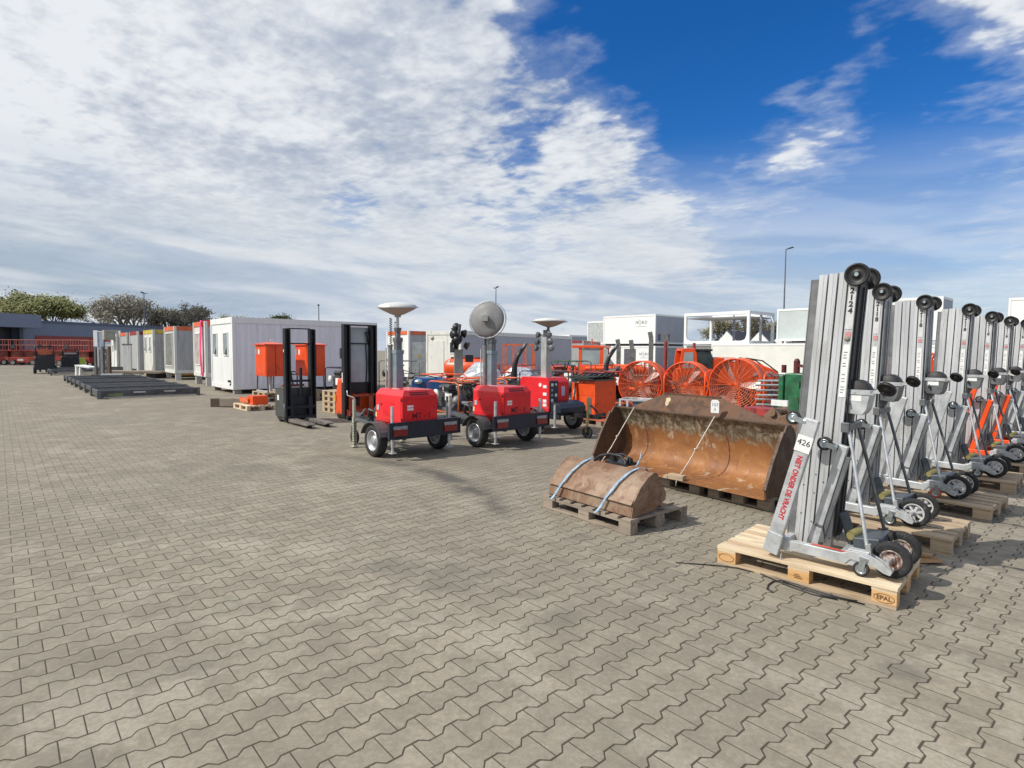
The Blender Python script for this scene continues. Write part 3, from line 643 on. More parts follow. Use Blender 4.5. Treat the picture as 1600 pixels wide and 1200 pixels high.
L1.rotation_euler[2] = -.765; L2.rotation_euler[2] += .02; L3.rotation_euler[2] -= .03; L4.rotation_euler[2] += .04; L5.rotation_euler[2] -= .03; L6.rotation_euler[2] += .03
for k, s in ((6, 'third farthest silver material lift of the row'), (7, 'second farthest silver material lift of the row'), (8, 'farthest silver material lift of the row, at the right edge of the photo')):
    copy_tree(L2, at(lift_spots[k], LO[0]+lift_dx[k], LO[1]), None, s)

# ---- things on the ground by the first pallet
cbk = MB(); cbk.tube([(1.30, 4.47, .006), (1.46, 4.44, .006), (1.60, 4.41, .007), (1.74, 4.36, .008), (1.87, 4.26, .006), (1.92, 4.14, .007), (1.985, 4.01, .006), (2.08, 3.88, .007), (2.20, 3.80, .006)], .0048, 6)
tag(cbk.build('cable', black), 'thin black cable lying along the front of the new EPAL pallet', 'cable')
cb2 = MB(); cb2.tube([(2.34, 3.73, .006), (2.22, 3.83, .012), (2.11, 3.93, .016), (2.03, 4.03, .018), (1.97, 4.11, .012), (1.90, 4.10, .008), (1.84, 4.04, .007), (1.80, 3.97, .006), (1.815, 3.915, .006)], .0055, 6)
cb2.tube([(1.97, 4.10, .006), (2.06, 3.97, .007), (2.16, 3.86, .006), (2.30, 3.75, .02)], .005, 6)
tag(cb2.build('cable_loop', black), 'looped black strap end lying in front of the EPAL block', 'strap')
cd = MB()
cd.add([(0, 0, .004), (.20, -.05, .03), (.26, .10, .012), (.05, .16, .035), (.0, 0, .0), (.20, -.05, .026), (.26, .10, .008), (.05, .16, .031)], [(0,1,2,3),(7,6,5,4),(0,4,5,1),(1,5,6,2),(2,6,7,3),(3,7,4,0)])
cd.beam((.06, .12, .045), (.18, .06, .04), .07, .02)
o = cd.build('cardboard_scrap', cardb); o.location = (3.20, 4.50, 0); tag(o, 'torn brown cardboard scrap between the first two lift pallets', 'cardboard')

# ================================================================== BIG RUSTY BUCKET
BZ = math.atan2(-.807, .59)
pallet(at((1.15, 7.89), .62, .10, 0, BZ), 'old pallet under the middle of the large rusty bucket', wold, rz=BZ, L=1.0, Wd=.9, group='old pallets under the large bucket')
pallet(at((1.15, 7.89), 1.72, .12, 0, BZ), 'old pallet under the right end of the large rusty bucket', wold, rz=BZ, L=.75, Wd=.9, group='old pallets under the large bucket')
bt = thing('loader_bucket', (1.15, 7.89), 'large rusty wheel loader bucket lying open towards the viewer on pallets', 'loader bucket', rz=BZ)
BW = 2.48
prof = [(0, .165), (.20, .16), (.36, .165), (.46, .19), (.54, .24), (.585, .32), (.60, .42), (.59, .53), (.56, .64), (.52, .74), (.47, .82), (.43, .875)]
def smooth_curve(P, k=4):
    P = [Vector(p) for p in P]; P = [P[0]]+P+[P[-1]]; out = []
    for i in range(1, len(P)-2):
        for j in range(k):
            u = j/k; a_, b_, c_, d_ = P[i-1], P[i], P[i+1], P[i+2]
            out.append(tuple(.5*((2*b_)+(c_-a_)*u+(2*a_-5*b_+4*c_-d_)*u*u+(3*b_-a_-3*c_+d_)*u**3)))
    return out+[tuple(P[-1])]
sh = MB().sheet(smooth_curve(prof), .012, BW-.012, -.018, 'x'); o = sh.build('shell', rust_big, bt)
for p_ in o.data.polygons: p_.use_smooth = False
sp = [(0, .15), (.45, .165), (.56, .215), (.62, .31), (.64, .42), (.63, .55), (.60, .66), (.56, .76), (.50, .85), (.42, .895), (.36, .89), (.30, .80), (.13, .50), (-.02, .24)]
for x0 in (-.022, BW+.0):
    MB().prism(sp, x0, x0+.022, 'x').build('side_plate', rust_dark, bt, bev=.003)
    MB().prism([(.30, .80), (.13, .50), (-.02, .24), (-.035, .25), (.10, .53), (.285, .83)], x0-.006, x0+.028, 'x').build('side_edge', rust_dark, bt)
MB().box((-.02, -.055, .150), (BW+.02, .10, .160)).build('cutting_edge', rust_big, bt, bev=.002)
MB().beam((-.02, .432, .886), (BW+.02, .432, .886), .035, .022).build('top_edge', rust_dark, bt, bev=.003)
sg = MB(); sg.add([(.42, .40, .945), (2.40, .40, .945), (2.38, .415, 1.00), (1.72, .62, 1.21), (.98, .62, 1.21), (.42, .42, 1.0)], [(0,1,2,3,4,5)])
vs = [(.22, .43, .89), (2.35, .43, .89), (1.55, .56, 1.115), (.72, .56, 1.115)]
sg = MB(); sg.add(vs+[(x, y+.014, z) for x, y, z in vs], [(0,1,2,3),(7,6,5,4),(0,4,5,1),(1,5,6,2),(2,6,7,3),(3,7,4,0)])
sg.beam((.71, .565, 1.115), (1.56, .565, 1.115), .03, .02)
o = sg.build('spill_guard', mat('brown rusty guard', (.115, .055, .028), .7, .1, .25, 3, (.07, .035, .02), .4, .5, 40), bt)
gm = MB(); gm.add([(.90+.0*k, 0, 0) for k in range(0)]+[(x, .43+(z-.89)*.5778, z) for x, z in ((.78, 1.06), (.83, 1.07), (.86, 1.04), (.84, 1.0), (.85, .98), (.82, .955), (.79, .985))], [tuple(range(7))])
gm.xf(Matrix.Translation((0, -.006, 0))).build('peeled_patch', mat('peeled cream paint', (.48, .38, .24), .7), o)
mt = MB()
for x0 in (.55, 1.9): mt.prism([(.66, .40), (.82, .46), (.84, .68), (.66, .66)], x0, x0+.04, 'x')
mt.cyl((.5, .78, .55), (2.0, .78, .55), .05, 12); mt.build('coupler_bracket', rust_dark, bt)
def _unused(parent_pt, top, w, h, label, m, words):
    pass
# tie-down ropes over the opening of the big bucket
for x0, x1, lb in ((.34, .17, 'pale rope tied over the left side of the large bucket'), (1.60, 1.42, 'pale rope tied over the middle of the large bucket, under the paper tag')):
    P0 = Vector(at((1.15, 7.89), x0, .39, .905, BZ)); P1 = Vector(at((1.15, 7.89), x1, -.062, .16, BZ))
    r = MB(); r.tube([P0, P0.lerp(P1, .35)+Vector((0, 0, -.01)), P0.lerp(P1, .7)+Vector((.008, 0, -.012)), P1], .0065, 6); r.ball(P0.lerp(P1, .52), .014, 8, 5); r.tube([P1, P1+Vector((.01, .06, -.08))], .006, 5)
    tag(r.build('rope', rope), lb, 'rope', 'ropes over the large bucket')
tp = at((1.15, 7.89), 1.62, .385, .955, BZ)
o = MB().prism([(-.045, -.08), (.045, -.08), (.048, -.07), (.048, .055), (.03, .075), (-.03, .075), (-.048, .055), (-.048, -.07)], -.001, .001).build('paper_tag', sticker)
o.location = (tp[0]-.03, tp[1]-.04, tp[2]+.075); o.rotation_euler = (0, 0, BZ+.3); tag(o, 'white paper tag standing up on the top edge of the large bucket', 'tag')
txt('107', 'tag_lettering', mat('blue grey ink', (.16, .20, .28), .6), o, (0, -.002, .015), .055, FACE_L); txt('|||', 'tag_barcode', MATS['blue grey ink'], o, (0, -.002, -.035), .035, FACE_L)
# wooden chock in front of the lip
o = MB().box((-.10, -.04, 0), (.10, .04, .06)).box((-.16, -.045, -.0), (-.105, .02, .035)).build('wooden_chock', wood_mid); o.location = at((1.15, 7.89), 1.40, -.03, .162, BZ); o.rotation_euler = (0, 0, BZ+.1)
tag(o, 'small wooden chock at the lip of the large bucket under the rope', 'wood chock')

# ================================================================== SMALL BUCKET ON A PALLET
SZ = math.atan2(-.788, .616); SP = (.34, 6.08)
pallet(SP, 'weathered pallet with open slats under the small rusty bucket', wold, rz=SZ, across=True, L=1.2, Wd=.85, nboards=8)
sb = thing('excavator_bucket', at(SP, .05, .04, .146, SZ), 'small rusty ditching bucket strapped upside down on a pallet', 'excavator bucket', rz=SZ)
SW = 1.12
prof = [(0, .01), (.025, .14), (.12, .262), (.22, .342), (.31, .382)]
MB().sheet(prof, .01, SW-.01, -.012, 'x').build('shell', rust_small, sb)
MB().sheet([(.31, .382), (.36, .368), (.44, .25)], .01, SW-.01, -.012, 'x').build('back_plate', rust_small, sb)
MB().prism([(-.008, .12), (.028, .16), (.036, .155), (.004, .115)], .0, SW, 'x').build('wear_bar', rust_small, sb, bev=.002)
sp = [(0, .0), (.025, .14), (.12, .265), (.22, .345), (.31, .385), (.36, .372), (.50, .16), (.49, .10), (.30, .02)]
for x0 in (-.006, SW-.008): MB().prism(sp, x0, x0+.014, 'x').build('side_plate', rust_small, sb, bev=.002)
MB().box((.0, .44, .03), (SW, .52, .045)).build('cutting_edge', rust_small, sb)
ck = MB(); ck.box((.48, .34, .372), (.74, .52, .40)); ck.tube([(.36, .30, .385), (.42, .33, .44), (.52, .36, .470), (.66, .37, .465), (.74, .35, .42), (.76, .32, .375)], .014, 8)
ck.tube([(.44, .42, .37), (.50, .44, .45), (.62, .45, .47), (.72, .44, .44), (.74, .42, .38)], .012, 8); ck.cyl((.54, .40, .40), (.54, .40, .45), .03, 12)
for x0 in (.50, .70): ck.prism([(.36, .38), (.50, .38), (.48, .44), (.42, .46)], x0, x0+.02, 'x')
ck.build('coupler', black, sb)
def strap(x, dx, lb):
    pts = [(x-.10, -.085, -.02), (x-.075, -.045, .03), (x-.03+dx, -.012, .13), (x+.02+dx, .10, .275), (x+.06+dx, .22, .362), (x+.075+dx, .33, .392), (x+.08+dx, .43, .378), (x+.085+dx, .50, .30)]
    r = MB(); vs = []
    for i, p_ in enumerate(pts): vs += [(p_[0]-.013, p_[1]-.004, p_[2]+.004), (p_[0]+.013, p_[1]-.004, p_[2]+.004), (p_[0]-.013, p_[1], p_[2]), (p_[0]+.013, p_[1], p_[2])]
    n = len(pts); fs = []
    for i in range(n-1):
        a, b = 4*i, 4*i+4; fs += [(a, a+1, b+1, b), (a+2, b+2, b+3, a+3), (a, b, b+2, a+2), (a+1, a+3, b+3, b+1)]
    r.add(vs, fs); o = r.build('ratchet_strap', bluest); o.location = sb.location; o.rotation_euler = (0, 0, SZ)
    return tag(o, lb, 'strap', 'blue straps round the small bucket')
strap(.22, .0, 'blue strap round the left end of the small rusty bucket'); strap(.85, .0, 'blue strap round the right end of the small rusty bucket')
o = MB().tube([(0, 0, 0), (.03, .01, .05), (.05, .02, .10), (.055, .03, .16)], [.008, .009, .007, .002], 6).build('strap_tail', bluest); o.location = at(SP, .90, .42, .53, SZ)
tag(o, 'loose pale blue strap end sticking up behind the small bucket', 'strap')

# ================================================================== LIGHTING TOWER TRAILERS
def tower_trailer(loc, label, dish='flat', ztop=2.36, rot_x=0):
    t = thing('lighting_tower_trailer', loc, label, 'light tower trailer', 'red lighting tower trailers')
    W_ = 1.16
    for k, y in enumerate((.0, W_)):
        sgn = -1 if k == 0 else 1
        w = wheel_parts(t, (0, y, .25), .25, .155, mat('silver wheel rim', (.45, .46, .47), .35, .5, .2, 20), 0, n=30)
        f = MB(); R_ = .315; a = [R(18+144*i/10) for i in range(11)]
        pts = [(R_*math.cos(q)*1.05, .245+R_*math.sin(q)*.96) for q in a]
        f.sheet(pts, y-.10, y+.10, .012); f.build('fender', darkst, t)
    ch = MB()
    ch.box((-.70, .16, .31), (.46, .22, .40)); ch.box((-.70, .94, .31), (.46, 1.0, .40)); ch.box((-.70, .16, .32), (-.62, 1.0, .40)); ch.box((.38, .16, .31), (.46, 1.0, .40))
    ch.box((-.40, .16, .401), (.44, 1.0, .44)); ch.cyl((0, .06, .25), (0, W_-.06, .25), .03, 10)
    ch.beam((.0, .19, .33), (.0, .19, .24), .08, .08); ch.beam((.0, .97, .33), (.0, .97, .24), .08, .08)
    ch.build('chassis', black, t, bev=.003)
    db = MB(); db.beam((-.66, .58, .36), (-1.62, .58, .42), .08, .08); db.beam((-.66, .22, .36), (-1.15, .54, .385), .05, .06); db.beam((-.66, .94, .36), (-1.15, .62, .385), .05, .06)
    db.build('drawbar', black, t, bev=.003)
    cp = MB(); cp.beam((-1.58, .58, .46), (-1.80, .58, .47), .07, .06); cp.cyl((-1.80, .58, .43), (-1.80, .58, .51), .04, 12); cp.beam((-1.60, .58, .49), (-1.45, .58, .60), .02, .03)
    cp.build('coupling', galvd, t)
    # cabinet: bevelled roof edges, funnel below
    y0, y1 = .20, .84
    cb = MB()
    P = lambda x0, x1, yy0, yy1, z: [(x0, yy0, z), (x1, yy0, z), (x1, yy1, z), (x0, yy1, z)]
    rings = [P(-.32, .36, y0+.06, y1-.02, .44), P(-.37, .46, y0, y1, .53), P(-.37, .46, y0, y1, .955), P(-.33, .40, y0+.06, y1-.05, 1.045)]
    vs = [v for r_ in rings for v in r_]; fs = [(0,1,2,3), (12,15,14,13)]
    for i in range(3):
        for k in range(4): fs.append((4*i+k, 4*i+(k+1) % 4, 4*i+4+(k+1) % 4, 4*i+4+k))
    cb.add(vs, fs); body = cb.build('cabinet', red, t, bev=.006)
    dr = MB(); dr.box((-.34, y0-.006, .56), (.42, y0-.0005, .94)); dd = dr.build('side_door', red, t, bev=.003)
    dr = MB(); dr.box((-.12, y0-.010, .63), (.22, y0-.0065, .86)); dr.build('door_pad', mat('bright red film', (.75, .01, .02), .3), t, bev=.002)
    hn = MB(); hn.box((-.31, y0-.014, .70), (-.24, y0-.006, .78)); hn.build('door_handle', galv, dd)
    hn = MB().cyl((-.17, y0-.018, .80), (-.17, y0-.006, .80), .018, 12); hn.build('door_lock', lens_red, dd)
    for z in (.60, .90): MB().box((.425, y0-.012, z-.02), (.452, y0-.0, z+.02)).build('hinge', black, t)
    MB().box((-.36, y0-.009, .585), (-.32, y0-.0065, .66)).build('reflector', mat('pale reflector', (.8, .62, .30), .35), t)
    rd = MB(); rd.box((.4605, y0+.03, .565), (.468, y1-.03, .90)); rd.box((.4605, y0+.03, .905), (.466, y1-.03, .93)); rdo = rd.build('rear_door', red, t, bev=.002)
    lv = MB()
    lv.box((.438, y0+.14, .966), (.452, y1-.16, .985)); lv.box((.418, y0+.14, 1.0), (.43, y1-.16, 1.015)); lv.build('roof_vent', markdk, t)
    txt('MT - 1', 'stencil_lettering', markdk, t, (.4695, y0+.34, .645), .125, FACE_R, bold=.0015)
    for z in (.80, .755): MB().box((.469, y0+.08, z-.016), (.4705, y0+.19, z+.016)).build('sticker', sticker, t)
    MB().box((-.10, y0+.14, 1.0475), (.12, y0+.17, 1.050)).build('roof_sticker', sticker, t)
    # rear bumper with lamps
    bp = MB(); bp.box((.515, -.06, .335), (.53, W_+.06, .565)); bp.box((.50, -.07, .325), (.545, W_+.07, .343)); bp.box((.50, -.07, .560), (.535, W_+.07, .575)); bp.box((.50, -.075, .325), (.545, -.06, .575)); bp.box((.50, W_+.06, .325), (.545, W_+.075, .575)); bp.box((.30, .18, .30), (.515, .24, .36)); bp.box((.30, .92, .30), (.515, .98, .36))
    bpo = bp.build('rear_bumper', mat('blue black bumper', (.016, .022, .036), .35, 0, .2, 4), t, bev=.003)
    for y in (.0, W_-.24):
        l = MB(); l.box((.531, y, .37), (.552, y+.24, .465)); lo_ = l.build('tail_lamp', lens_red, t, bev=.004)
        l = MB(); l.box((.531, y, .468), (.552, y+.24, .52)); l.build('indicator_lens', lens_wht, lo_, bev=.004)
    # jacks
    def jack(x, y, z0, z1, crank=False, holes=True):
        j = MB(); j.box((x-.028, y-.028, z0), (x+.028, y+.028, z0+(z1-z0)*.62)); j.cyl((x, y, z0+(z1-z0)*.5), (x, y, z1), .030, 12); j.box((x-.05, y-.05, z0-.008), (x+.05, y+.05, z0))
        o = j.build('jack', mat('pale zinc jack', (.50, .50, .40), .5, .3, .15, 12) if holes else galv, t)
        if holes:
            h = MB(); n = 9
            for i in range(n):
                z = z0+.03+i*.045; h.beam((x-.015, y-.0292, z-.012), (x+.015, y-.0292, z+.012), .0014, .014); h.beam((x+.0292, y-.016, z-.012), (x+.0292, y+.016, z+.012), .0014, .014)
            h.build('hole_row', ink, o)
        if crank: MB().tube([(x, y, z1-.01), (x, y, z1+.03), (x-.02, y-.02, z1+.04), (x-.13, y-.06, z1+.07), (x-.135, y-.06, z1+.15)], .009, 6).build('crank', galv, o)
        return o
    jack(-.97, .12, .03, .82, True); jack(-.97, 1.06, .03, .80)
    a = MB(); a.beam((-.97, .12, .50), (-.45, .25, .42), .05, .05); a.beam((-.97, 1.06, .50), (-.45, .95, .42), .05, .05); a.build('outrigger_arm', galvd, t)
    for y in (.02, W_-.10):
        j = MB(); j.cyl((.47, y, .20), (.47, y, .80), .026, 12); j.cyl((.47, y, .80), (.47, y, .815), .028, 12); j.cyl((.47, y, .12), (.47, y, .20), .018, 10); j.box((.42, y-.045, .105), (.52, y+.045, .115)); j.build('corner_jack', galv, t)
    jw = MB(); jw.cyl((-1.32, .30, .30), (-1.32, .30, .78), .024, 10); jw.beam((-1.32, .30, .40), (-1.28, .55, .40), .04, .04); jw.beam((-1.32, .26, .14), (-1.32, .26, .32), .01, .05); jw.build('jockey_post', galvd, t)
    wheel_parts(t, (-1.32, .30, .13), .13, .055, black, 0, name='jockey_wheel', n=22)
    # engine parts in front of the cabinet
    en = MB(); en.box((-.62, .30, .42), (-.42, .85, .62)); en.cyl((-.55, .30, .66), (-.55, .70, .66), .07, 12); en.tube([(-.50, .35, .6), (-.60, .20, .68), (-.72, .25, .55), (-.66, .4, .42)], .02, 6); en.build('winch_box', darkst, t)
    # mast
    mx, my = -.28, .56
    m = MB(); m.box((mx-.065, my-.065, .42), (mx+.065, my+.065, 1.66)); m.box((mx-.075, my-.075, 1.60), (mx+.075, my+.075, 1.665)); m.build('mast_outer_tube', mat('blue grey mast', (.22, .28, .31), .45, .3, .12, 6), t, bev=.004)
    m = MB(); m.box((mx-.05, my-.05, 1.62), (mx+.05, my+.05, 1.86)); m.box((mx-.06, my-.06, 1.80), (mx+.06, my+.06, 1.87)); m.box((mx-.035, my-.035, 1.86), (mx+.035, my+.035, 2.02)); m.box((mx-.045, my-.045, 1.98), (mx+.045, my+.045, 2.03)); m.build('mast_inner_tube', galvd, t, bev=.003)
    m = MB(); m.cyl((mx-.11, my-.08, .42), (mx-.11, my-.08, 1.72), .042, 14); m.cyl((mx-.11, my-.08, 1.72), (mx-.11, my-.08, 1.75), .048, 14); m.build('cable_tube', mat('grey pipe', (.27, .27, .26), .5, .3, .15, 8), t)
    m = MB(); m.cyl((mx-.155, my-.13, .6), (mx-.155, my-.13, 1.70), .013, 8); m.build('thin_pipe', galv, t)
    zp = ztop-.12
    MB().cyl((mx, my, 2.0), (mx, my, zp), .024, 12).build('mast_pole', galv, t)
    pts = []
    for i in range(73):
        a_ = 2*PI*i/6; z = 1.75+(zp-.05-1.75)*i/72; pts.append((mx-.10+.020*math.cos(a_), my-.07+.020*math.sin(a_), z))
    MB().tube(pts, .007, 5).build('coiled_cable', black, t)
    # lamp: pan below, dome above
    c = Vector((mx, my, ztop))
    lo = MB(); lo.lathe([(.001, -.135), (.05, -.13), (.12, -.105), (.24, -.048), (.315, -.006), (.322, .012), (.315, .018)], (0, 0, 0), n=36); lo.cyl((0, 0, -.15), (0, 0, -.09), .045, 14); lo.box((-.05, -.03, -.16), (.05, .03, -.13))
    do = MB(); do.lathe([(.312, .016), (.300, .040), (.20, .072), (.08, .088), (.001, .09)], (0, 0, 0), n=36)
    gd = MB(); n = 40; gd.tube([(.345*math.cos(2*PI*i/n), .345*math.sin(2*PI*i/n), .004) for i in range(n)], .007, 6, True)
    for k in range(6):
        a_ = 2*PI*k/6+.3; gd.tube([(.31*math.cos(a_), .31*math.sin(a_), .010), (.345*math.cos(a_), .345*math.sin(a_), .004)], .006, 5)
    if dish == 'tilt':
        gd.tube([(.345*math.cos(2*PI*i/n), .345*math.sin(2*PI*i/n), .05) for i in range(n)], .007, 6, True)
        for k in range(8):
            a_ = 2*PI*k/8; gd.tube([(.345*math.cos(a_), .345*math.sin(a_), .004), (.345*math.cos(a_), .345*math.sin(a_), .05)], .005, 5)
        Rm = Matrix.Translation(c+Vector((-.06, -.07, .0))) @ Euler((R(80), 0, R(48-16))).to_matrix().to_4x4() @ Euler((PI, 0, 0)).to_matrix().to_4x4()
        # pan side looks at the yard entrance
        lo = MB(); lo.lathe([(.001, -.085), (.03, -.082), (.06, -.060), (.20, -.045), (.285, -.022), (.318, .0), (.322, .012), (.315, .014)], (0, 0, 0), n=36); lo.cyl((0, 0, -.12), (0, 0, -.06), .06, 14); lo.box((-.06, -.035, -.14), (.06, .06, -.09))
        for mb in (lo, do, gd): mb.xf(Rm)
        ar = MB(); ar.tube([(mx, my, zp-.02), (mx-.01, my-.02, zp+.05), c+Vector((-.02, -.05, .0))], .022, 8); ar.build('lamp_arm', galvd, t)
    else:
        Rm = Matrix.Translation(c) @ Euler((R(rot_x), R(rot_x), 0)).to_matrix().to_4x4()
        for mb in (lo, do, gd): mb.xf(Rm)
    lp = lo.build('lamp_pan', dishg if dish == 'tilt' else mat('cream lamp pan', (.40, .375, .33), .5, .1, .1, 6), t); do.build('lamp_dome', dishw, lp); gd.build('lamp_guard', galv, lp)
    return t
tower_trailer((-2.12, 8.97), 'nearest red light tower trailer, its round lamp lying flat on the mast', rot_x=3)
tower_trailer((-.60, 9.95), 'red light tower trailer in the middle, its round lamp tilted upright', dish='tilt', ztop=2.23)
def third_trailer():
    t = thing('lighting_tower_trailer', (.46, 11.64), 'farthest red light tower trailer, with a dark gauge panel beside its locker', 'light tower trailer', 'red lighting tower trailers')
    # local: X towards the viewer's right (the drawbar side), Y away
    for y in (.0, 1.16):
        wheel_parts(t, (0, y, .24), .24, .15, mat('silver wheel rim', (.45, .46, .47)), 0)
        f = MB(); a = [R(15+150*i/10) for i in range(11)]; f.sheet([(.30*math.cos(q), .25+.29*math.sin(q)) for q in a], y-.10, y+.10, .012); f.build('fender', darkst, t)
    ch = MB(); ch.box((-.95, .14, .31), (.55, .20, .41)); ch.box((-.95, .96, .31), (.55, 1.02, .41)); ch.box((-.95, .14, .38), (.5, 1.02, .44)); ch.build('chassis', black, t)
    b = MB(); b.prism([(-.57, .45), (.28, .45), (.28, 1.04), (.21, 1.13), (-.52, 1.13), (-.57, 1.06)], .12, .70); b.build('cabinet', red, t, bev=.006)
    b = MB(); b.box((.2815, .13, .50), (.305, .36, 1.07)); p = b.build('gauge_panel', mat('charcoal control panel', (.03, .03, .045), .5), t)
    k = 0
    for z in (.56, .68, .78, .88, .99):
        for y in (.19, .30):
            k += 1
            if k % 4 == 0: continue
            if k % 3: MB().lathe([(.001, .008), (.028, .008), (.032, 0)], (.305, y, z), (1, 0, 0), 14).build('gauge', lens_wht if k % 2 else chrome, p)
            else: MB().box((.305, y-.03, z-.03), (.310, y+.03, z+.03)).build('gauge_plate', sticker, p)
    MB().box((.2815, .48, .76), (.288, .58, .95)).build('sticker', mat('lilac sticker', (.50, .45, .60), .5), t)
    for z, y in ((.95, .1), (.80, .1), (.66, .1), (.58, .1)): MB().box((.12, .113, z-.03), (.22, .119, z+.03)).build('sticker', sticker, t)
    MB().cyl((.04, .11, .98), (.04, .119, .98), .04, 14).build('round_sticker', sticker, t)
    c = MB(); c.prism([(.31, .44), (.58, .44), (.58, .54), (.52, .62), (.31, .66)], .15, .90); c.build('front_locker', mat('blue black bumper', (.016, .022, .036)), t, bev=.01)
    d = MB(); d.beam((.5, .56, .38), (1.42, .33, .43), .08, .08); d.beam((1.36, .34, .46), (1.56, .29, .50), .07, .06); d.beam((1.3, .42, .5), (1.1, .46, .62), .02, .03); d.tube([(.9, .52, .42), (1.05, .45, .62), (1.25, .42, .55)], .012, 6); d.build('drawbar', black, t)
    j = MB(); j.cyl((1.14, .31, .22), (1.14, .31, .80), .024, 10); j.beam((1.14, .27, .12), (1.14, .27, .26), .01, .05); j.beam((1.14, .31, .42), (1.14, .40, .42), .06, .06); j.build('jockey_post', mat('yellow zinc steel', (.40, .36, .16), .45, .5), t)
    wheel_parts(t, (1.14, .31, .115), .115, .06, black, 0, name='jockey_wheel')
    for x in (-.95, .55):
        j = MB(); j.cyl((x, .02, .18), (x, .02, .62), .022, 8); j.box((x-.05, -.03, .17), (x+.05, .07, .18)); j.build('corner_jack', galv, t)
    m = MB(); m.box((-.18, .34, .44), (-.02, .50, 1.95)); m.build('mast_outer_tube', mat('pale grey mast', (.42, .44, .43), .45, .3), t, bev=.005)
    m = MB(); m.box((-.15, .37, 1.9), (-.05, .47, 2.1)); m.cyl((-.08, .44, 2.1), (-.07, .45, 2.18), .03, 10); m.build('mast_inner_tube', galvd, t)
    lm = MB()
    for z in (1.85, 2.0, 1.72):
        for sx in (-1, 1): lm.lathe([(.001, -.04), (.05, -.03), (.065, .03), (.06, .035), (.001, .03)], (-.10+sx*(.16+.05*((z*10) % 2)), .34, z), (sx*.3, -1, .1), 12); lm.beam((-.10, .40, z), (-.10+sx*.16, .36, z), .02, .02)
    lm.build('work_lamps', darkst, t)
    c = Vector((-.06, .46, 2.27))
    lo = MB().lathe([(.001, -.12), (.06, -.11), (.14, -.085), (.27, -.03), (.34, .0), (.34, .014)], c, n=34); lo = lo.build('lamp_pan', mat('cream lamp pan', (.46, .42, .35)), t)
    MB().lathe([(.335, .014), (.31, .04), (.20, .065), (.08, .08), (.001, .082)], c, n=34).build('lamp_dome', dishw, lo)
    gd = MB(); gd.tube([(c.x+.37*math.cos(2*PI*i/36), c.y+.37*math.sin(2*PI*i/36), c.z) for i in range(36)], .007, 5, True)
    for k in range(4): a_ = PI*k/2; gd.tube([(c.x+.33*math.cos(a_), c.y+.33*math.sin(a_), c.z+.004), (c.x+.37*math.cos(a_), c.y+.37*math.sin(a_), c.z)], .006, 5)
    gd.build('lamp_guard', galv, lo)
third_trailer()

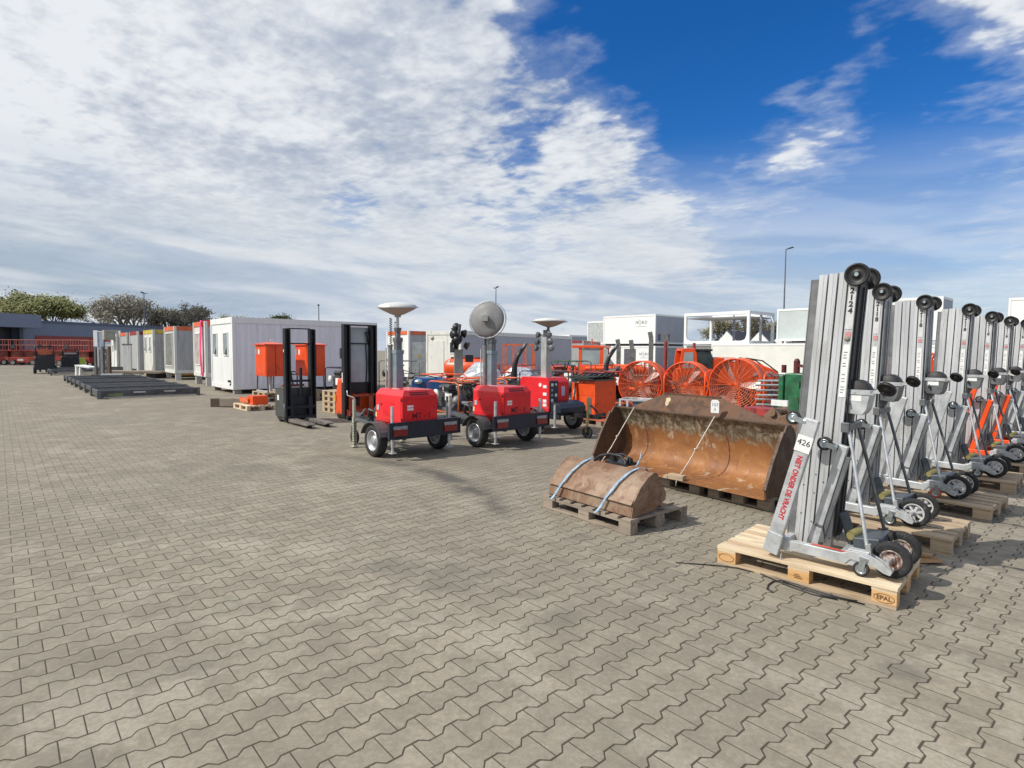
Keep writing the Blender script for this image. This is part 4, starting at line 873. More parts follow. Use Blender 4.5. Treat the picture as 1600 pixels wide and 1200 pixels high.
# ================================================================== STACKERS
def stacker(loc):
    t = thing('pallet_stacker', loc, 'black pallet stacker with tall open mast, its two forks pointing at the viewer', 'pallet stacker')
    # local: forks along +X, mast across Y (0..0.78)
    Wm = .70; zt = 2.13
    for y in (.0, Wm-.13):
        m = MB(); m.box((-.02, y, .06), (.02, y+.13, zt)); m.box((.02, y, .06), (.10, y+.022, zt-.01)); m.box((.02, y+.108, .06), (.10, y+.13, zt-.01)); m.box((.085, y+.022, .06), (.10, y+.035, zt-.01)); m.box((.085, y+.095, .06), (.10, y+.108, zt-.01)); m.box((-.09, y+.02, .3), (-.025, y+.08, zt-.02))
        m.build('mast_rail', blackm, t, bev=.003)
    many(t, 'mast_crossbar', blackm, [((-.06, .11, zt-.012), (.06, Wm-.11, zt+.01)), ((-.01, .13, 1.78), (.02, Wm-.13, 1.81)), ((-.02, .13, .93), (.03, Wm-.13, .98))])
    b = MB(); b.cyl((-.04, .40, .25), (-.04, .40, 1.25), .035, 10); b.tube([(.0, .56, 1.78), (.01, .60, 1.7), (.01, .62, 1.2), (.01, .60, .6)], .012, 6); b.tube([(.03, .60, 2.0), (.04, .64, 1.95), (.04, .63, 1.82)], .035, 8); b.build('lift_cylinder', black, t)
    b = MB(); b.box((-.03, .135, .14), (.0, Wm-.135, .60)); b.box((.10, .02, .12), (.125, Wm-.02, .18)); b.box((.10, .02, .34), (.125, Wm-.02, .40)); b.box((.10, .10, .12), (.12, .18, .60)); b.box((.10, Wm-.18, .12), (.12, Wm-.10, .60)); b.build('fork_carriage', mat('dark blue black steel', (.02, .024, .033), .4, .2), t)
    for y in (.13, .52):
        f = MB(); f.prism([(.10, .055), (1.12, .055), (1.20, .075), (1.20, .095), (1.12, .11), (.10, .125)], y-.085, y+.085); f.build('fork', mat('worn grey forks', (.24, .215, .19), .55, .4, .2, 5, (.10, .08, .07), .3), t, bev=.004)
        MB().cyl((1.02, y-.06, .04), (1.02, y+.06, .04), .04, 12).build('load_roller', rubber, t)
    c = MB(); c.prism([(-.68, .12), (-.10, .12), (-.10, .80), (-.35, .82), (-.60, .74), (-.70, .60)], .04, Wm-.04); c.build('chassis', mat('charcoal green hood', (.060, .066, .062), .5, 0, .2, 6), t, bev=.02)
    c = MB(); c.box((-.60, .06, .06), (-.1, Wm-.06, .12)); c.build('skirt', black, t)
    c = MB(); c.prism([(-.60, .745), (-.34, .825), (-.34, .86), (-.58, .79)], .10, Wm-.1); c.build('hood_top', mat('dark red hood', (.34, .02, .04), .4), t)
    MB().box((-.52, .0365, .50), (-.42, .0395, .62)).build('sticker', sticker, t)
    c = MB(); c.tube([(-.5, .4, .82), (-.62, .4, 1.05), (-.60, .4, 1.12)], .02, 8); c.tube([(-.60, .25, 1.10), (-.66, .30, 1.14), (-.66, .50, 1.14), (-.60, .55, 1.10), (-.56, .5, 1.08), (-.56, .3, 1.08), (-.60, .25, 1.10)], .014, 6); c.build('tiller', black, t)
    for x, y in ((-.5, .12), (-.5, Wm-.12)): MB().cyl((x, y-.04, .065), (x, y+.04, .065), .065, 16).build('wheel', rubber, t)
    MB().tube([(-.08, -.01, .10), (.06, -.02, .12), (.10, -.03, .30), (.06, -.02, .46)], .012, 6).build('hose', galvd, t)
    MB().box((.0, -.003, 1.60), (.03, .0, 1.66)).build('sticker', sticker, t)
stacker((-5.08, 12.85))
def reach(loc):
    t = thing('pallet_stacker', loc, 'orange and black pallet stacker with a clear mast guard, behind the black stacker', 'pallet stacker')
    Wm = .86; zt = 2.24
    for y in (.0, Wm-.17):
        m = MB(); m.box((-.02, y, .05), (.02, y+.17, zt)); m.box((.02, y, .05), (.13, y+.03, zt)); m.box((.02, y+.13, .05), (.13, y+.17, zt)); m.box((.03, y+.05, .05), (.09, y+.10, zt-.03)); m.build('mast_rail', blackm, t, bev=.003)
    many(t, 'mast_crossbar', blackm, [((-.02, .0, zt-.001), (.13, Wm, zt+.03)), ((-.01, .17, 1.80), (.02, Wm-.17, 1.83)), ((-.03, .17, .62), (.02, Wm-.17, .88))])
    MB().box((-.012, .17, .88), (-.006, Wm-.17, 2.2)).build('guard_pane', mat('clear scratched plastic', (.40, .43, .45), .12, 0, .1, 3, spec=.6), t)
    b = MB(); b.cyl((-.05, .43, .3), (-.05, .43, 1.36), .045, 10); b.tube([(.05, .62, 2.1), (.06, .66, 2.0), (.05, .66, 1.85)], .04, 8); b.tube([(.0, .62, 1.8), (.02, .64, 1.3), (.0, .62, .8)], .014, 6); b.build('lift_cylinder', black, t)
    f = MB(); f.box((.13, .10, .10), (.155, .20, .60)); f.box((.13, Wm-.24, .10), (.155, Wm-.12, .60)); f.box((.13, .08, .54), (.155, Wm-.08, .60)); f.box((.13, .05, .10), (.17, Wm-.05, .24)); f.build('fork_carriage', mat('dull orange carriage', (.42, .07, .03), .5), t)
    for y in (.16, .70): MB().prism([(.13, .06), (.85, .06), (.90, .08), (.85, .16), (.13, .20)], y-.09, y+.09).build('straddle_leg', redd, t, bev=.004)
    c = MB(); c.prism([(-.42, .10), (-.07, .10), (-.07, .95), (-.28, .98), (-.40, .60)], .02, Wm-.02); c.build('body', orange, t, bev=.03)
    c = MB(); c.box((-.40, .05, .03), (.3, Wm-.05, .10)); c.build('chassis', black, t)
    MB().box((-.44, .0, .42), (-.36, .05, .56)).build('side_lamp', mat('amber lens', (.7, .36, .03), .3), t)
    c = MB(); c.tube([(-.22, .10, .97), (-.20, .10, 1.4), (-.14, .10, 1.75), (-.12, .10, 2.18)], .014, 6); c.cyl((-.12, .1, 1.95), (-.12, .1, 2.2), .03, 8); c.build('control_arm', mat('orange arm', (.6, .13, .06), .5), t)
    c = MB(); c.box((-.24, .06, 1.45), (-.16, .14, 1.70)); c.build('control_box', black, t)
    for x, y in ((-.3, .08), (-.3, Wm-.08), (.2, .06), (.2, Wm-.06), (.8, .16), (.8, .70)): MB().cyl((x, y-.04, .055), (x, y+.04, .055), .055, 14).build('wheel', rubber, t)
    MB().box((.0, -.003, .88), (.04, .0, 1.12)).build('sticker', sticker, t)
    MB().lathe([(.001, 0), (.13, .0), (.13, .012), (.001, .012)], (-.05, .40, 1.33), (1,0,0), 20).build('fan_shroud', galvd, t)
reach((-4.05, 13.75))

# ================================================================== SITE CABINS AND CONTAINERS
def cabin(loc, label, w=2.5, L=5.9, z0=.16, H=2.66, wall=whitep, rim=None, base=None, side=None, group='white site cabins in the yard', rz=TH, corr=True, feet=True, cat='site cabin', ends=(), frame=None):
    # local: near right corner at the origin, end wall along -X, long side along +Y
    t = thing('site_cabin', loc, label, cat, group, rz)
    frame = frame or wall; side = side or wall; rim = rim or frame; base = base or frame  # on white cabins a greyer side colour carries the shade of the long walls
    zt = z0+H
    e = MB(); e.box((-w+.10, .03, z0+.18), (-.10, .06, zt-.22)); e.build('end_wall', wall, t)
    sdm = MB(); sdm.box((-.06, .10, z0+.18), (-.03, L-.10, zt-.22))
    if corr:
        n = int(L/.22)
        for i in range(n): y = .12+i*(L-.24)/n; sdm.prism([(-.035, y), (-.012, y+.03), (-.012, y+.10), (-.035, y+.13)], z0+.20, zt-.24, 'z')
    sdm.build('side_wall', side, t)
    bk = MB(); bk.box((-w+.03, .10, z0+.18), (-w+.06, L-.10, zt-.22)); bk.build('side_wall', side, t)
    bk = MB(); bk.box((-w+.10, L-.06, z0+.18), (-.10, L-.03, zt-.22)); bk.build('end_wall', wall, t)
    for x in (-w, -.12):
        for y in (0, L-.12): MB().box((x, y, z0+.0), (x+.12, y+.12, zt)).build('corner_post', frame, t, bev=.008)
    rf = MB(); rf.box((-w+.121, .0, zt-.22), (-.121, .09, zt-.002)); rf.box((-w+.121, L-.09, zt-.22), (-.121, L, zt-.002)); rf.box((-.09, .121, zt-.22), (-.0, L-.121, zt-.002)); rf.box((-w, .121, zt-.22), (-w+.09, L-.121, zt-.002)); rf.box((-w+.09, .09, zt-.06), (-.09, L-.09, zt-.02))
    rf.build('roof_frame', rim, t, bev=.006)
    bf = MB(); bf.box((-w+.121, .0, z0), (-.121, .09, z0+.18)); bf.box((-.09, .121, z0), (0, L-.121, z0+.18)); bf.box((-w, .121, z0), (-w+.09, L-.121, z0+.18)); bf.box((-w+.121, L-.09, z0), (-.121, L, z0+.18)); bf.box((-w+.09, .09, z0+.02), (-.09, L-.09, z0+.1))
    bf.build('base_frame', base, t, bev=.006)
    if feet and z0 > .05:
        for x in (-w+.05, -.25):
            for y in (.05, L-.3): MB().box((x, y, 0), (x+.2, y+.25, z0-.002)).build('support_block', concrete if z0 < .3 else galv, t)
    return t
def window(t, x0, x1, z0, z1, y=.03, m=glass, frame=whitep, shut=None, name='window', open_sash=False, side=False):
    f = MB(); tk = .05
    def bx(a0, a1, c0, c1, d0, d1):
        if side: f.box((-y+.0+d0*-1, a0, c0), (-y-d1*-1*-1 if False else -y+d1, a1, c1))
        else: f.box((a0, y-d1, c0), (a1, y+d0, c1))
    f = MB()
    for a0, a1, c0, c1 in ((x0-tk, x0, z0-tk, z1+tk), (x1, x1+tk, z0-tk, z1+tk), (x0, x1, z0-tk, z0), (x0, x1, z1, z1+tk)):
        if side: f.box((-.032, a0, c0), (.006, a1, c1))
        else: f.box((a0, y-.035, c0), (a1, y+.002, c1))
    o = f.build(name, frame, t, bev=.003)
    p = MB()
    if side: p.box((-.031, x0, z0), (-.012, x1, z1))
    else: p.box((x0, y-.012, z0), (x1, y-.001, z1))
    p.build('pane', m, o)
    if shut:
        n = int((x1-x0)/.06); s_ = MB()
        for i in range(n): a = x0+(x1-x0)*i/n; s_.prism([(a, y-.018), (a+.02, y-.026), (a+.045, y-.016)], z0+.02, z1-.02, 'z')
        s_.build('blind', shut, o)
    if open_sash: MB().add([(x0+.05, y-.03, z0+.05), (x1-.05, y-.14, z0+.05), (x1-.05, y-.03, z0+.35), (x0+.05, y-.034, z0+.05), (x1-.05, y-.144, z0+.05), (x1-.05, y-.034, z0+.35)], [(0,1,2),(5,4,3),(0,3,4,1),(1,4,5,2),(2,5,3,0)]).build('tilted_sash', frame, o)
    return o
c1 = cabin((-10.26, 21.24), 'large white site cabin with two small windows beside the orange cabinets', w=2.88, H=2.68, side=mat('shaded white panel', (.80, .80, .83), .45, 0, .05, 1.5, (.50, .49, .50), .12, streak=True))  # bluish tint puts the shade on the white long side into its colour
window(c1, -2.55, -2.05, 1.45, 2.25, open_sash=True, m=glassl); window(c1, -1.15, -.65, 1.45, 2.25, open_sash=True, m=glassl)
d = MB(); d.box((-2.7, .022, .36), (-.28, .03, 1.35)); d.build('lower_panel', whitep, c1)
MB().box((-.50, -.05, .42), (-.36, .03, .50)).build('door_handle', black, c1); MB().box((-.34, -.03, .30), (-.30, .03, .36)).build('door_handle', black, c1)
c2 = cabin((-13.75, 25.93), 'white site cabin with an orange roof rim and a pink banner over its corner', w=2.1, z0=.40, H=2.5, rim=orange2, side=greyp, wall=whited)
window(c2, -1.75, -1.05, .95, 2.35, shut=mat('beige blinds', (.48, .42, .36), .7), m=mat('beige blinds', (.48, .42, .36)))
bn = MB(); bn.sheet([(-.03, 2.95), (-.06, 2.85), (-.055, 2.4), (-.09, 1.6), (-.06, .9), (-.05, .45)], -.62, -.34, .012, 'x')
bn.add([(-.62, -.03, 2.952), (-.34, -.03, 2.952), (-.10, .40, 2.962), (-.40, .40, 2.962), (-.62, -.02, 2.92), (-.34, -.02, 2.92), (-.10, .40, 2.93), (-.40, .40, 2.93)], [(0,1,2,3),(7,6,5,4),(0,4,5,1),(1,5,6,2),(2,6,7,3),(3,7,4,0)])
bo = bn.build('banner', pink); bo.location = c2.location; bo.rotation_euler = (0, 0, TH); tag(bo, 'long pink banner hanging down the front of the orange rimmed cabin', 'banner')
c3 = cabin((-17.8, 30.52), 'grey site cabin with an orange rim and one tall dark opening in its end', w=2.5, z0=.35, H=2.5, rim=orange2, side=greyp, wall=greyp, frame=whited)
window(c3, -2.1, -.55, .75, 2.48, m=mat('grey curtain glass', (.20, .20, .18), .5), frame=whited)
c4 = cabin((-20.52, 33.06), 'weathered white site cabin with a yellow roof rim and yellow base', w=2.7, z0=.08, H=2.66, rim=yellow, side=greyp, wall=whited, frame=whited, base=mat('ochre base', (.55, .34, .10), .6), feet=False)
window(c4, -2.3, -1.95, 1.5, 2.3, open_sash=True, m=glassl); window(c4, -1.0, -.65, 1.5, 2.3, open_sash=True, m=glassl)
c5 = cabin((-23.95, 37.01), 'grey site cabin with a red orange rim next to the yellow rimmed cabin', w=2.9, z0=.1, H=2.66, rim=redd, side=greyp, wall=greyp, frame=whited)
c6 = cabin((-26.7, 40.1), 'grey site cabin with a red orange rim, second beyond the yellow rimmed cabin', w=2.9, z0=.1, H=2.66, rim=orange2, side=greyp, wall=greyp, frame=whited)
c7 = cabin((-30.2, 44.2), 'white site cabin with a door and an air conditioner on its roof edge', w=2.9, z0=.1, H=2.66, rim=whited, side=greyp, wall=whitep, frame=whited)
d = MB().box((-2.3, -.005, .3), (-1.3, .029, 2.3)).build('door', whitep, c7); MB().box((-1.95, -.012, 1.4), (-1.65, -.006, 1.9)).build('door_window', glass, d)
ac = MB().box((-1.6, -.7, 2.3), (-.5, .2, 3.05)).build('air_conditioner', mat('beige air conditioner', (.35, .33, .27), .6), c7, bev=.03)
# cabins behind the trailers
c8 = cabin((-5.95, 33.2), 'site cabin with an orange rim, a white door and a yellow warning sign', w=2.5, L=5.0, z0=.12, H=2.66, rim=orange2, side=greyp, wall=whitep, group='white site cabins in the yard')
window(c8, -1.1, -.7, 1.0, 2.3, m=glass)
d = MB().box((-.029, .25, .35), (-.002, 1.2, 2.15)).build('door', mat('pale grey door', (.60, .64, .62), .5), c8)
MB().prism([(.60, 1.25), (.86, 1.25), (.73, 1.50)], -.0015, .004, 'x').build('warning_sign', mat('warning yellow', (.75, .60, .08), .5), d)
d = MB().box((-.029, 1.35, .35), (-.008, 1.95, 2.1)).build('door', mat('slate blue panel', (.24, .26, .38), .5), c8)
c9 = cabin((-2.75, 30.9), 'long white cabin with a plain door panel, behind the light tower trailers', w=2.5, L=12.4, z0=.12, H=2.62, side=mat('shaded lilac panel', (.40, .40, .45), .45, 0, .05, 1.5), wall=whited, rz=TH+R(14))  # lilac grey side: shade of the white long wall painted in
d = MB().box((-2.2, .0, .4), (-1.2, .03, 2.2)).build('door', whited, c9); window(c9, -.75, -.35, 1.55, 2.1, m=glass)
lm = MB().lathe([(.001, -.05), (.10, -.05), (.12, 0), (.001, .03)], (-2.05, .0, 2.35), (0,-1,0), 14).build('wall_lamp', mat('beige lamp glass', (.45, .40, .30), .4), c9)
c10 = cabin((6.4, 52.0), 'long grey cabin with a dark red rim far behind the trailers', w=2.5, L=9.0, z0=.1, H=2.55, rim=mat('dark red rim', (.32, .05, .05), .5), side=greyp, wall=greyp, rz=TH+R(30))
c11 = cabin((7.4, 75.0), 'white cabin with a small window, its roof showing above the others', w=7.2, L=6.0, z0=.6, H=3.2, side=mat('shaded grey panel', (.36, .39, .43)), wall=whitep)  # grey side colour stands for the shaded flank of a white cabin
window(c11, 2.2, 4.0, 2.3, 3.1, side=True, m=mat('brown window', (.20, .12, .11), .3))
c12 = cabin((10.6, 80.0), 'low dark container between the far cabins', w=2.5, L=8.0, z0=.1, H=2.9, side=mat('dark grey panel', (.055, .06, .065), .6), wall=mat('dark grey panel', (.055, .06, .065)), rz=TH+R(35), cat='container')
# stacked unit rows on the right: front faces look to the left
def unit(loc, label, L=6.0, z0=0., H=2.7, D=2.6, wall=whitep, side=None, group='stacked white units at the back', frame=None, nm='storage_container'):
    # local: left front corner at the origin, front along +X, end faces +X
    t = thing(nm, loc, label, 'container', group); side = side or mat('shaded end panel', (.33, .35, .40), .5, 0, .06, 1)
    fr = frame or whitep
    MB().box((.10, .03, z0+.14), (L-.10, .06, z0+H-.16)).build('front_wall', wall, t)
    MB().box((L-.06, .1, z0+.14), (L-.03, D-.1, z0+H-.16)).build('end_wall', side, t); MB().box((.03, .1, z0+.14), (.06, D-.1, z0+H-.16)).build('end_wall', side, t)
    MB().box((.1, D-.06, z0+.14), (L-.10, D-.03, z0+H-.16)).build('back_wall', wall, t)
    for x in (0, L-.12):
        for y in (0, D-.12): MB().box((x, y, z0), (x+.12, y+.12, z0+H)).build('corner_post', fr, t, bev=.01)
    rf = MB(); rf.box((.121, 0, z0+H-.16), (L-.121, .08, z0+H-.002)); rf.box((.121, D-.08, z0+H-.16), (L-.121, D, z0+H-.002)); rf.box((0, .121, z0+H-.16), (.08, D-.121, z0+H-.002)); rf.box((L-.08, .121, z0+H-.16), (L, D-.121, z0+H-.002)); rf.box((.08, .08, z0+H-.05), (L-.08, D-.08, z0+H-.01)); rf.build('roof_frame', fr, t)
    bf = MB(); bf.box((.121, 0, z0), (L-.121, .08, z0+.14)); bf.box((.121, D-.08, z0), (L-.121, D, z0+.14)); bf.box((0, .121, z0), (.08, D-.121, z0+.14)); bf.box((L-.08, .121, z0), (L, D-.121, z0+.14)); bf.box((.08, .08, z0+.02), (L-.08, D-.08, z0+.08)); bf.build('base_frame', fr, t)
    return t
RB = (13.3, 54.0)
def rp(x, y=0): return at(RB, x, y)
SG = mat('shaded end panel', (.33, .35, .40), .5, 0, .06, 1)  # grey-blue tone paints shade onto the end walls of white units
logo = mat('logo grey', (.07, .08, .09), .6)
def put_logo(t, x, z, s):
    txt('N', 'logo_lettering', logo, t, (x-1.05*s, -.002+.03, z), s, FACE_L, bold=.01*s); txt('O', 'logo_lettering', logo, t, (x-.2*s, .028, z), s*.8, FACE_L); txt('R', 'logo_lettering', logo, t, (x+.72*s, .028, z), s, FACE_L, bold=.01*s); txt('D', 'logo_lettering', logo, t, (x+1.55*s, .028, z), s, FACE_L, bold=.01*s)
    n = 4; MB().tube([(x-.2*s+.72*s*math.cos(2*PI*i/n), .026, z+.72*s*math.sin(2*PI*i/n)) for i in range(n)], .035*s, 4, True).build('logo_ring', logo, t)
    MB().box((x-1.3*s, .026, z-1.02*s), (x+1.7*s, .0295, z-.92*s)).build('logo_line', mat('logo line grey', (.3, .3, .3), .6), t)
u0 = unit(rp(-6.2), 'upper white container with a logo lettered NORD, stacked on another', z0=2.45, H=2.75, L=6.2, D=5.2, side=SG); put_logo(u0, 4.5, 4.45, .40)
MB().box((.15, .2, 2.245), (6.05, 5.0, 2.445)).build('gap_shade', black, u0)  # black filler box standing for the shaded gap between the stacked units
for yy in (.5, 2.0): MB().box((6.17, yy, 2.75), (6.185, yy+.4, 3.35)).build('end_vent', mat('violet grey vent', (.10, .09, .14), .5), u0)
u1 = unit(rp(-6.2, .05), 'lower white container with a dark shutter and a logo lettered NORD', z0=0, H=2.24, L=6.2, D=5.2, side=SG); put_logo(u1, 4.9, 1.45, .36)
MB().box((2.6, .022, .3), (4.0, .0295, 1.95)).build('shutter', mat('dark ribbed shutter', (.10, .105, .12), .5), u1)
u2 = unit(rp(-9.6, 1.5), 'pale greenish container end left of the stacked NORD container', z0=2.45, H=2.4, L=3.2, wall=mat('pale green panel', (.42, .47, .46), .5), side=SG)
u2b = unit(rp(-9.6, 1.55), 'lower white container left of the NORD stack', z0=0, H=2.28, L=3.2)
# open frame unit
fr = thing('open_frame_unit', rp(3.0), 'white open frame unit without walls, stacked on a lower white unit', 'frame unit', 'stacked white units at the back')
Lf, Df, zb, zt2 = 6.0, 4.6, 2.40, 5.10
for x in (0, Lf-.22):
    for y in (0, Df-.22): MB().box((x, y, zb), (x+.22, y+.22, zt2)).build('corner_post', whitep, fr, bev=.02)
for x in (2.3, ): MB().box((x, Df-.2, zb), (x+.16, Df-.04, zt2)).build('middle_post', SG, fr)
MB().box((Lf-.2, 2.2, zb), (Lf-.04, 2.36, zt2)).build('middle_post', SG, fr)
b = MB(); b.box((.221, 0, zt2-.26), (Lf-.221, .2, zt2-.003)); b.box((.221, Df-.2, zt2-.26), (Lf-.221, Df, zt2-.003)); b.box((0, .221, zt2-.26), (.2, Df-.221, zt2-.003)); b.box((Lf-.2, .221, zt2-.26), (Lf, Df-.221, zt2-.003)); b.build('roof_frame', whitep, fr)
MB().box((.2, .2, zt2-.50), (Lf-.2, Df-.2, zt2-.44)).build('roof_panel', mat('underside grey', (.30, .29, .28), .7), fr)
b = MB(); b.box((.221, 0, zb), (Lf-.221, .2, zb+.24)); b.box((.221, Df-.2, zb), (Lf-.221, Df, zb+.24)); b.box((0, .221, zb), (.2, Df-.221, zb+.24)); b.box((Lf-.2, .221, zb), (Lf, Df-.221, zb+.24)); b.box((.2, .2, zb+.1), (Lf-.2, Df-.2, zb+.16)); b.build('floor_frame', whitep, fr)
c = MB()
for sx in (0, 1):
    x = .22 if sx == 0 else Lf-.22; s_ = 1 if sx == 0 else -1
    c.prism([(x, zb+.24), (x+s_*.45, zb+.24), (x+s_*.14, zb+.36), (x, zb+.70)], .02, .18)
c.build('corner_gusset', whitep, fr)
u3 = unit(rp(3.0, .08), 'lower white unit with a dark opening under the open frame', z0=0, H=2.24, L=6.0)
MB().box((1.2, .02, .9), (4.5, .0295, 1.85)).build('window', mat('shaded opening', (.11, .11, .10), .6), u3)  # dark sheet painted as the shade inside an opening
MB().box((.2, -.35, 2.245), (5.9, .4, 2.31)).build('canopy_ledge', mat('ledge grey', (.42, .42, .38), .6), u3)
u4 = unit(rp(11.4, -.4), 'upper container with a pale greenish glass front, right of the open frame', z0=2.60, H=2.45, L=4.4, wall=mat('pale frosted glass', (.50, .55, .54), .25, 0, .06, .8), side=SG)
u5 = unit(rp(6.6, -1.6), 'long low white container in front of the stacked row, above the green machine', z0=0, H=2.38, L=9.0, D=2.4, wall=mat('cream white panel', (.70, .70, .65), .5, 0, .05, 1.2))
u6 = unit(rp(15.9), 'upper white container seen between the second and third lift', z0=2.55, H=2.85, L=6.0)
u7 = unit(rp(15.9, .05), 'lower white container seen between the second and third lift', z0=0, H=2.25, L=6.0)
unit(rp(11.6, .9), 'low white unit carrying the frosted upper container', z0=0, H=2.56, L=4.0, D=1.4)
unit(rp(25.0, 1.05), 'lower container under the grey one behind the farther lifts', z0=0, H=2.5, L=9.0)
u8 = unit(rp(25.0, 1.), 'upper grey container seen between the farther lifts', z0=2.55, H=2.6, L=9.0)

# ================================================================== LAMP POSTS
def lamp_post(loc, h, label, heads=1):
    t = thing('street_lamp', loc, label, 'street lamp', 'tall lamp posts round the yard')
    MB().cyl((0, 0, 0), (0, 0, h), .11, 10, .05).build('pole', mat('grey painted pole', (.13, .14, .16), .5), t)
    hd = MB()
    for s_ in ((-1, 1) if heads == 2 else (1,)): hd.beam((0, 0, h-.02), (s_*.75*.7, -s_*.35, h+.04), .08, .06); hd.beam((s_*.3, -s_*.15, h+.03), (s_*.85, -s_*.4, h+.08), .26, .09)
    hd.build('lamp_head', mat('dark lamp head', (.07, .075, .08), .5), t); return t
lamp_post((-47.5, 75), 8.75, 'dark lamp post above the trees at the left', 2)
lamp_post((-25.0, 75), 7.3, 'lamp post behind the large white cabin')
lamp_post((-2.15, 75), 9.75, 'lamp post rising behind the tilted round lamp', 2)
lamp_post((28.0, 60), 12.25, 'tallest lamp post, rising behind the frosted upper container')
lamp_post((-18.2, 90), 5.9, 'short distant lamp post left of the nearest light tower mast')

# ================================================================== HALL AT THE LEFT
HZ = math.atan2(.97, .25)
ht = thing('industrial_hall', (-52.6, 62.0), 'long grey blue industrial hall with a flat roof at the far left', 'hall', rz=HZ)
# local: +X along the front (away), +Y to the left (into the building)
MB().box((0, 0, 0), (60, 22, 4.62)).build('main_wall', hall, ht)
MB().box((0, -.08, 4.40), (60, 22, 4.68)).build('roof_edge', mat('dark blue trim', (.10, .125, .18), .5), ht)
MB().box((1.5, -.06, 0), (13, -.01, 3.0)).build('red_door', mat('brick red door', (.30, .05, .04), .5, 0, .08, .3), ht)
MB().box((-22, 1.2, 0), (-.01, 22, 5.0)).build('tall_wall', halld, ht)  # dark wall colour stands for the shade in the recess below the canopy
MB().box((-24, -2.2, 3.75), (.6, 22.2, 5.15)).build('canopy', mat('hall canopy', (.20, .24, .31), .5, .1, .06, .4), ht)
for x in (-1.2, -8, -15): MB().box((x, -1.6, 0), (x+.35, -1.25, 3.76)).build('canopy_post', halld, ht)
MB().lathe([(.001, -.2), (.2, -.2), (.25, 0)], (10, -.1, 3.7), (0,1,0), 10).build('wall_lamp', black, ht)
MB().box((18, -.05, .0), (22, -.01, 3.1)).build('roller_door', mat('dark roller door', (.08, .1, .13), .5), ht)

# ================================================================== TREES
def bark_tube(mb, p, q, r0, r1, n=5): mb.tube([p, p.lerp(q, .5)+Vector((rnd.uniform(-1, 1), rnd.uniform(-1, 1), 0))*r0*.5, q], [r0, (r0+r1)/2, r1], n)
def tree_mesh(seed, H, spread, leafy, leafm, twigs=True, name='tree'):
    rr = random.Random(seed); tr = MB(); cr = MB(); tips = []
    def grow(p, d, L, r, lv):
        q = p+d*L; m = p.lerp(q, .5)+Vector((rr.uniform(-1, 1), rr.uniform(-1, 1), rr.uniform(-.3, .3)))*L*.06
        (tr if lv < 4 else cr).tube([p, m, q], [r, r*.85, r*.68], 6 if lv < 2 else 4 if lv < 4 else 3)
        if lv >= 3: tips.append((q, lv))
        if lv >= 6: return
        k = 3 if lv < 3 else (3 if rr.random() < .45 else 2)
        for i in range(k):
            ax = Vector((rr.uniform(-1, 1), rr.uniform(-1, 1), rr.uniform(-.25, .75))).normalized()
            nd = (d*.95+ax*spread*(.75 if lv else .9)).normalized()
            if nd.z < -.15: nd.z = -.05; nd.normalize()
            grow(q.lerp(p, rr.uniform(0, .25)), nd, L*rr.uniform(.74, .90), r*.62, lv+1)
    grow(Vector((0, 0, 0)), Vector((rr.uniform(-.05, .05), rr.uniform(-.05, .05), 1)).normalized(), H*.17, H*.026, 0)
    cr.cur = 1
    n = 34 if leafy else 9
    for q, lv in tips:
        if lv < 4: continue
        for i in range(n if rr.random() < (.9 if leafy else .75) else 1):
            c = q+Vector((rr.gauss(0, 1), rr.gauss(0, 1), rr.gauss(0, .8)))*H*(.030 if leafy else .022)
            a = Vector((rr.uniform(-1, 1), rr.uniform(-1, 1), rr.uniform(-1, 1))).normalized(); b = a.orthogonal().normalized(); s_ = H*rr.uniform(.007, .015)
            cr.add([c-a*s_, c+b*s_*.6, c+a*s_, c-b*s_*.6], [(0,1,2,3)])
    return tr, cr
def leafmat(name, a, b):
    m = bpy.data.materials.new(name); m.use_nodes = True; t = NT(m.node_tree); bs = t.n['Principled BSDF']
    p = t.new('ShaderNodeNewGeometry').outputs['Position']
    t.put(bs.inputs['Base Color'], t.mix(t.ramp(t.noise(p, 1.6, 4, .6), .35, .65), a, b)); bs.inputs['Roughness'].default_value = .7
    return m
leafG = leafmat('spring leaves', (.15, .17, .05), (.26, .26, .09)); leafB = leafmat('budding twigs', (.22, .20, .15), (.32, .29, .21)); leafD = leafmat('dull olive buds', (.17, .16, .10), (.26, .24, .15))
def make_tree(seed, H, spread, leafy, lm): tr, cr = tree_mesh(seed, H, spread, leafy, lm); return tr, cr, lm
def plant(src, loc, label, group, rz=0., sc=1.):
    tr, cr, lm = src
    t = thing('tree', loc, label, 'tree', group, rz)
    if not hasattr(tr, 'ob'):
        tr.ob = tr.build('trunk', bark, t); cr.ob = cr.build('crown', [bark, lm], t)
    else:
        for o in (tr.ob, cr.ob): c = o.copy(); C.objects.link(c); c.parent = t
    sc *= 1.42; t.scale = (sc*1.12, sc*1.12, sc); return t
TG = make_tree(3, 11, .74, True, leafG); TB = make_tree(8, 11, .70, False, leafB); TC = make_tree(21, 11, .62, False, leafD)
grp = 'trees behind the hall'
plant(TG, (-93, 108), 'broad green leafing tree, leftmost behind the hall', grp, .3, 1.05)
plant(TG, (-83, 104), 'green leafing tree with the tallest crown behind the hall', grp, 2.1, 1.08)
plant(TB, (-75, 110), 'pale bare tree right of the green trees', grp, 1.1, 1.12)
plant(TB, (-68, 104), 'spreading bare tree in the middle behind the hall roof', grp, 2.6, 1.02)
plant(TC, (-63, 108), 'darker bare tree beside the left lamp post', grp, .4, .9)
plant(TB, (-58, 106), 'thin pale bare tree right of the left lamp post', grp, 3.6, .92)
plant(TG, (-99, 112), 'green tree cut off by the left edge of the photo', grp, 4.0, .85)
grp = 'tree tops behind the cabins'
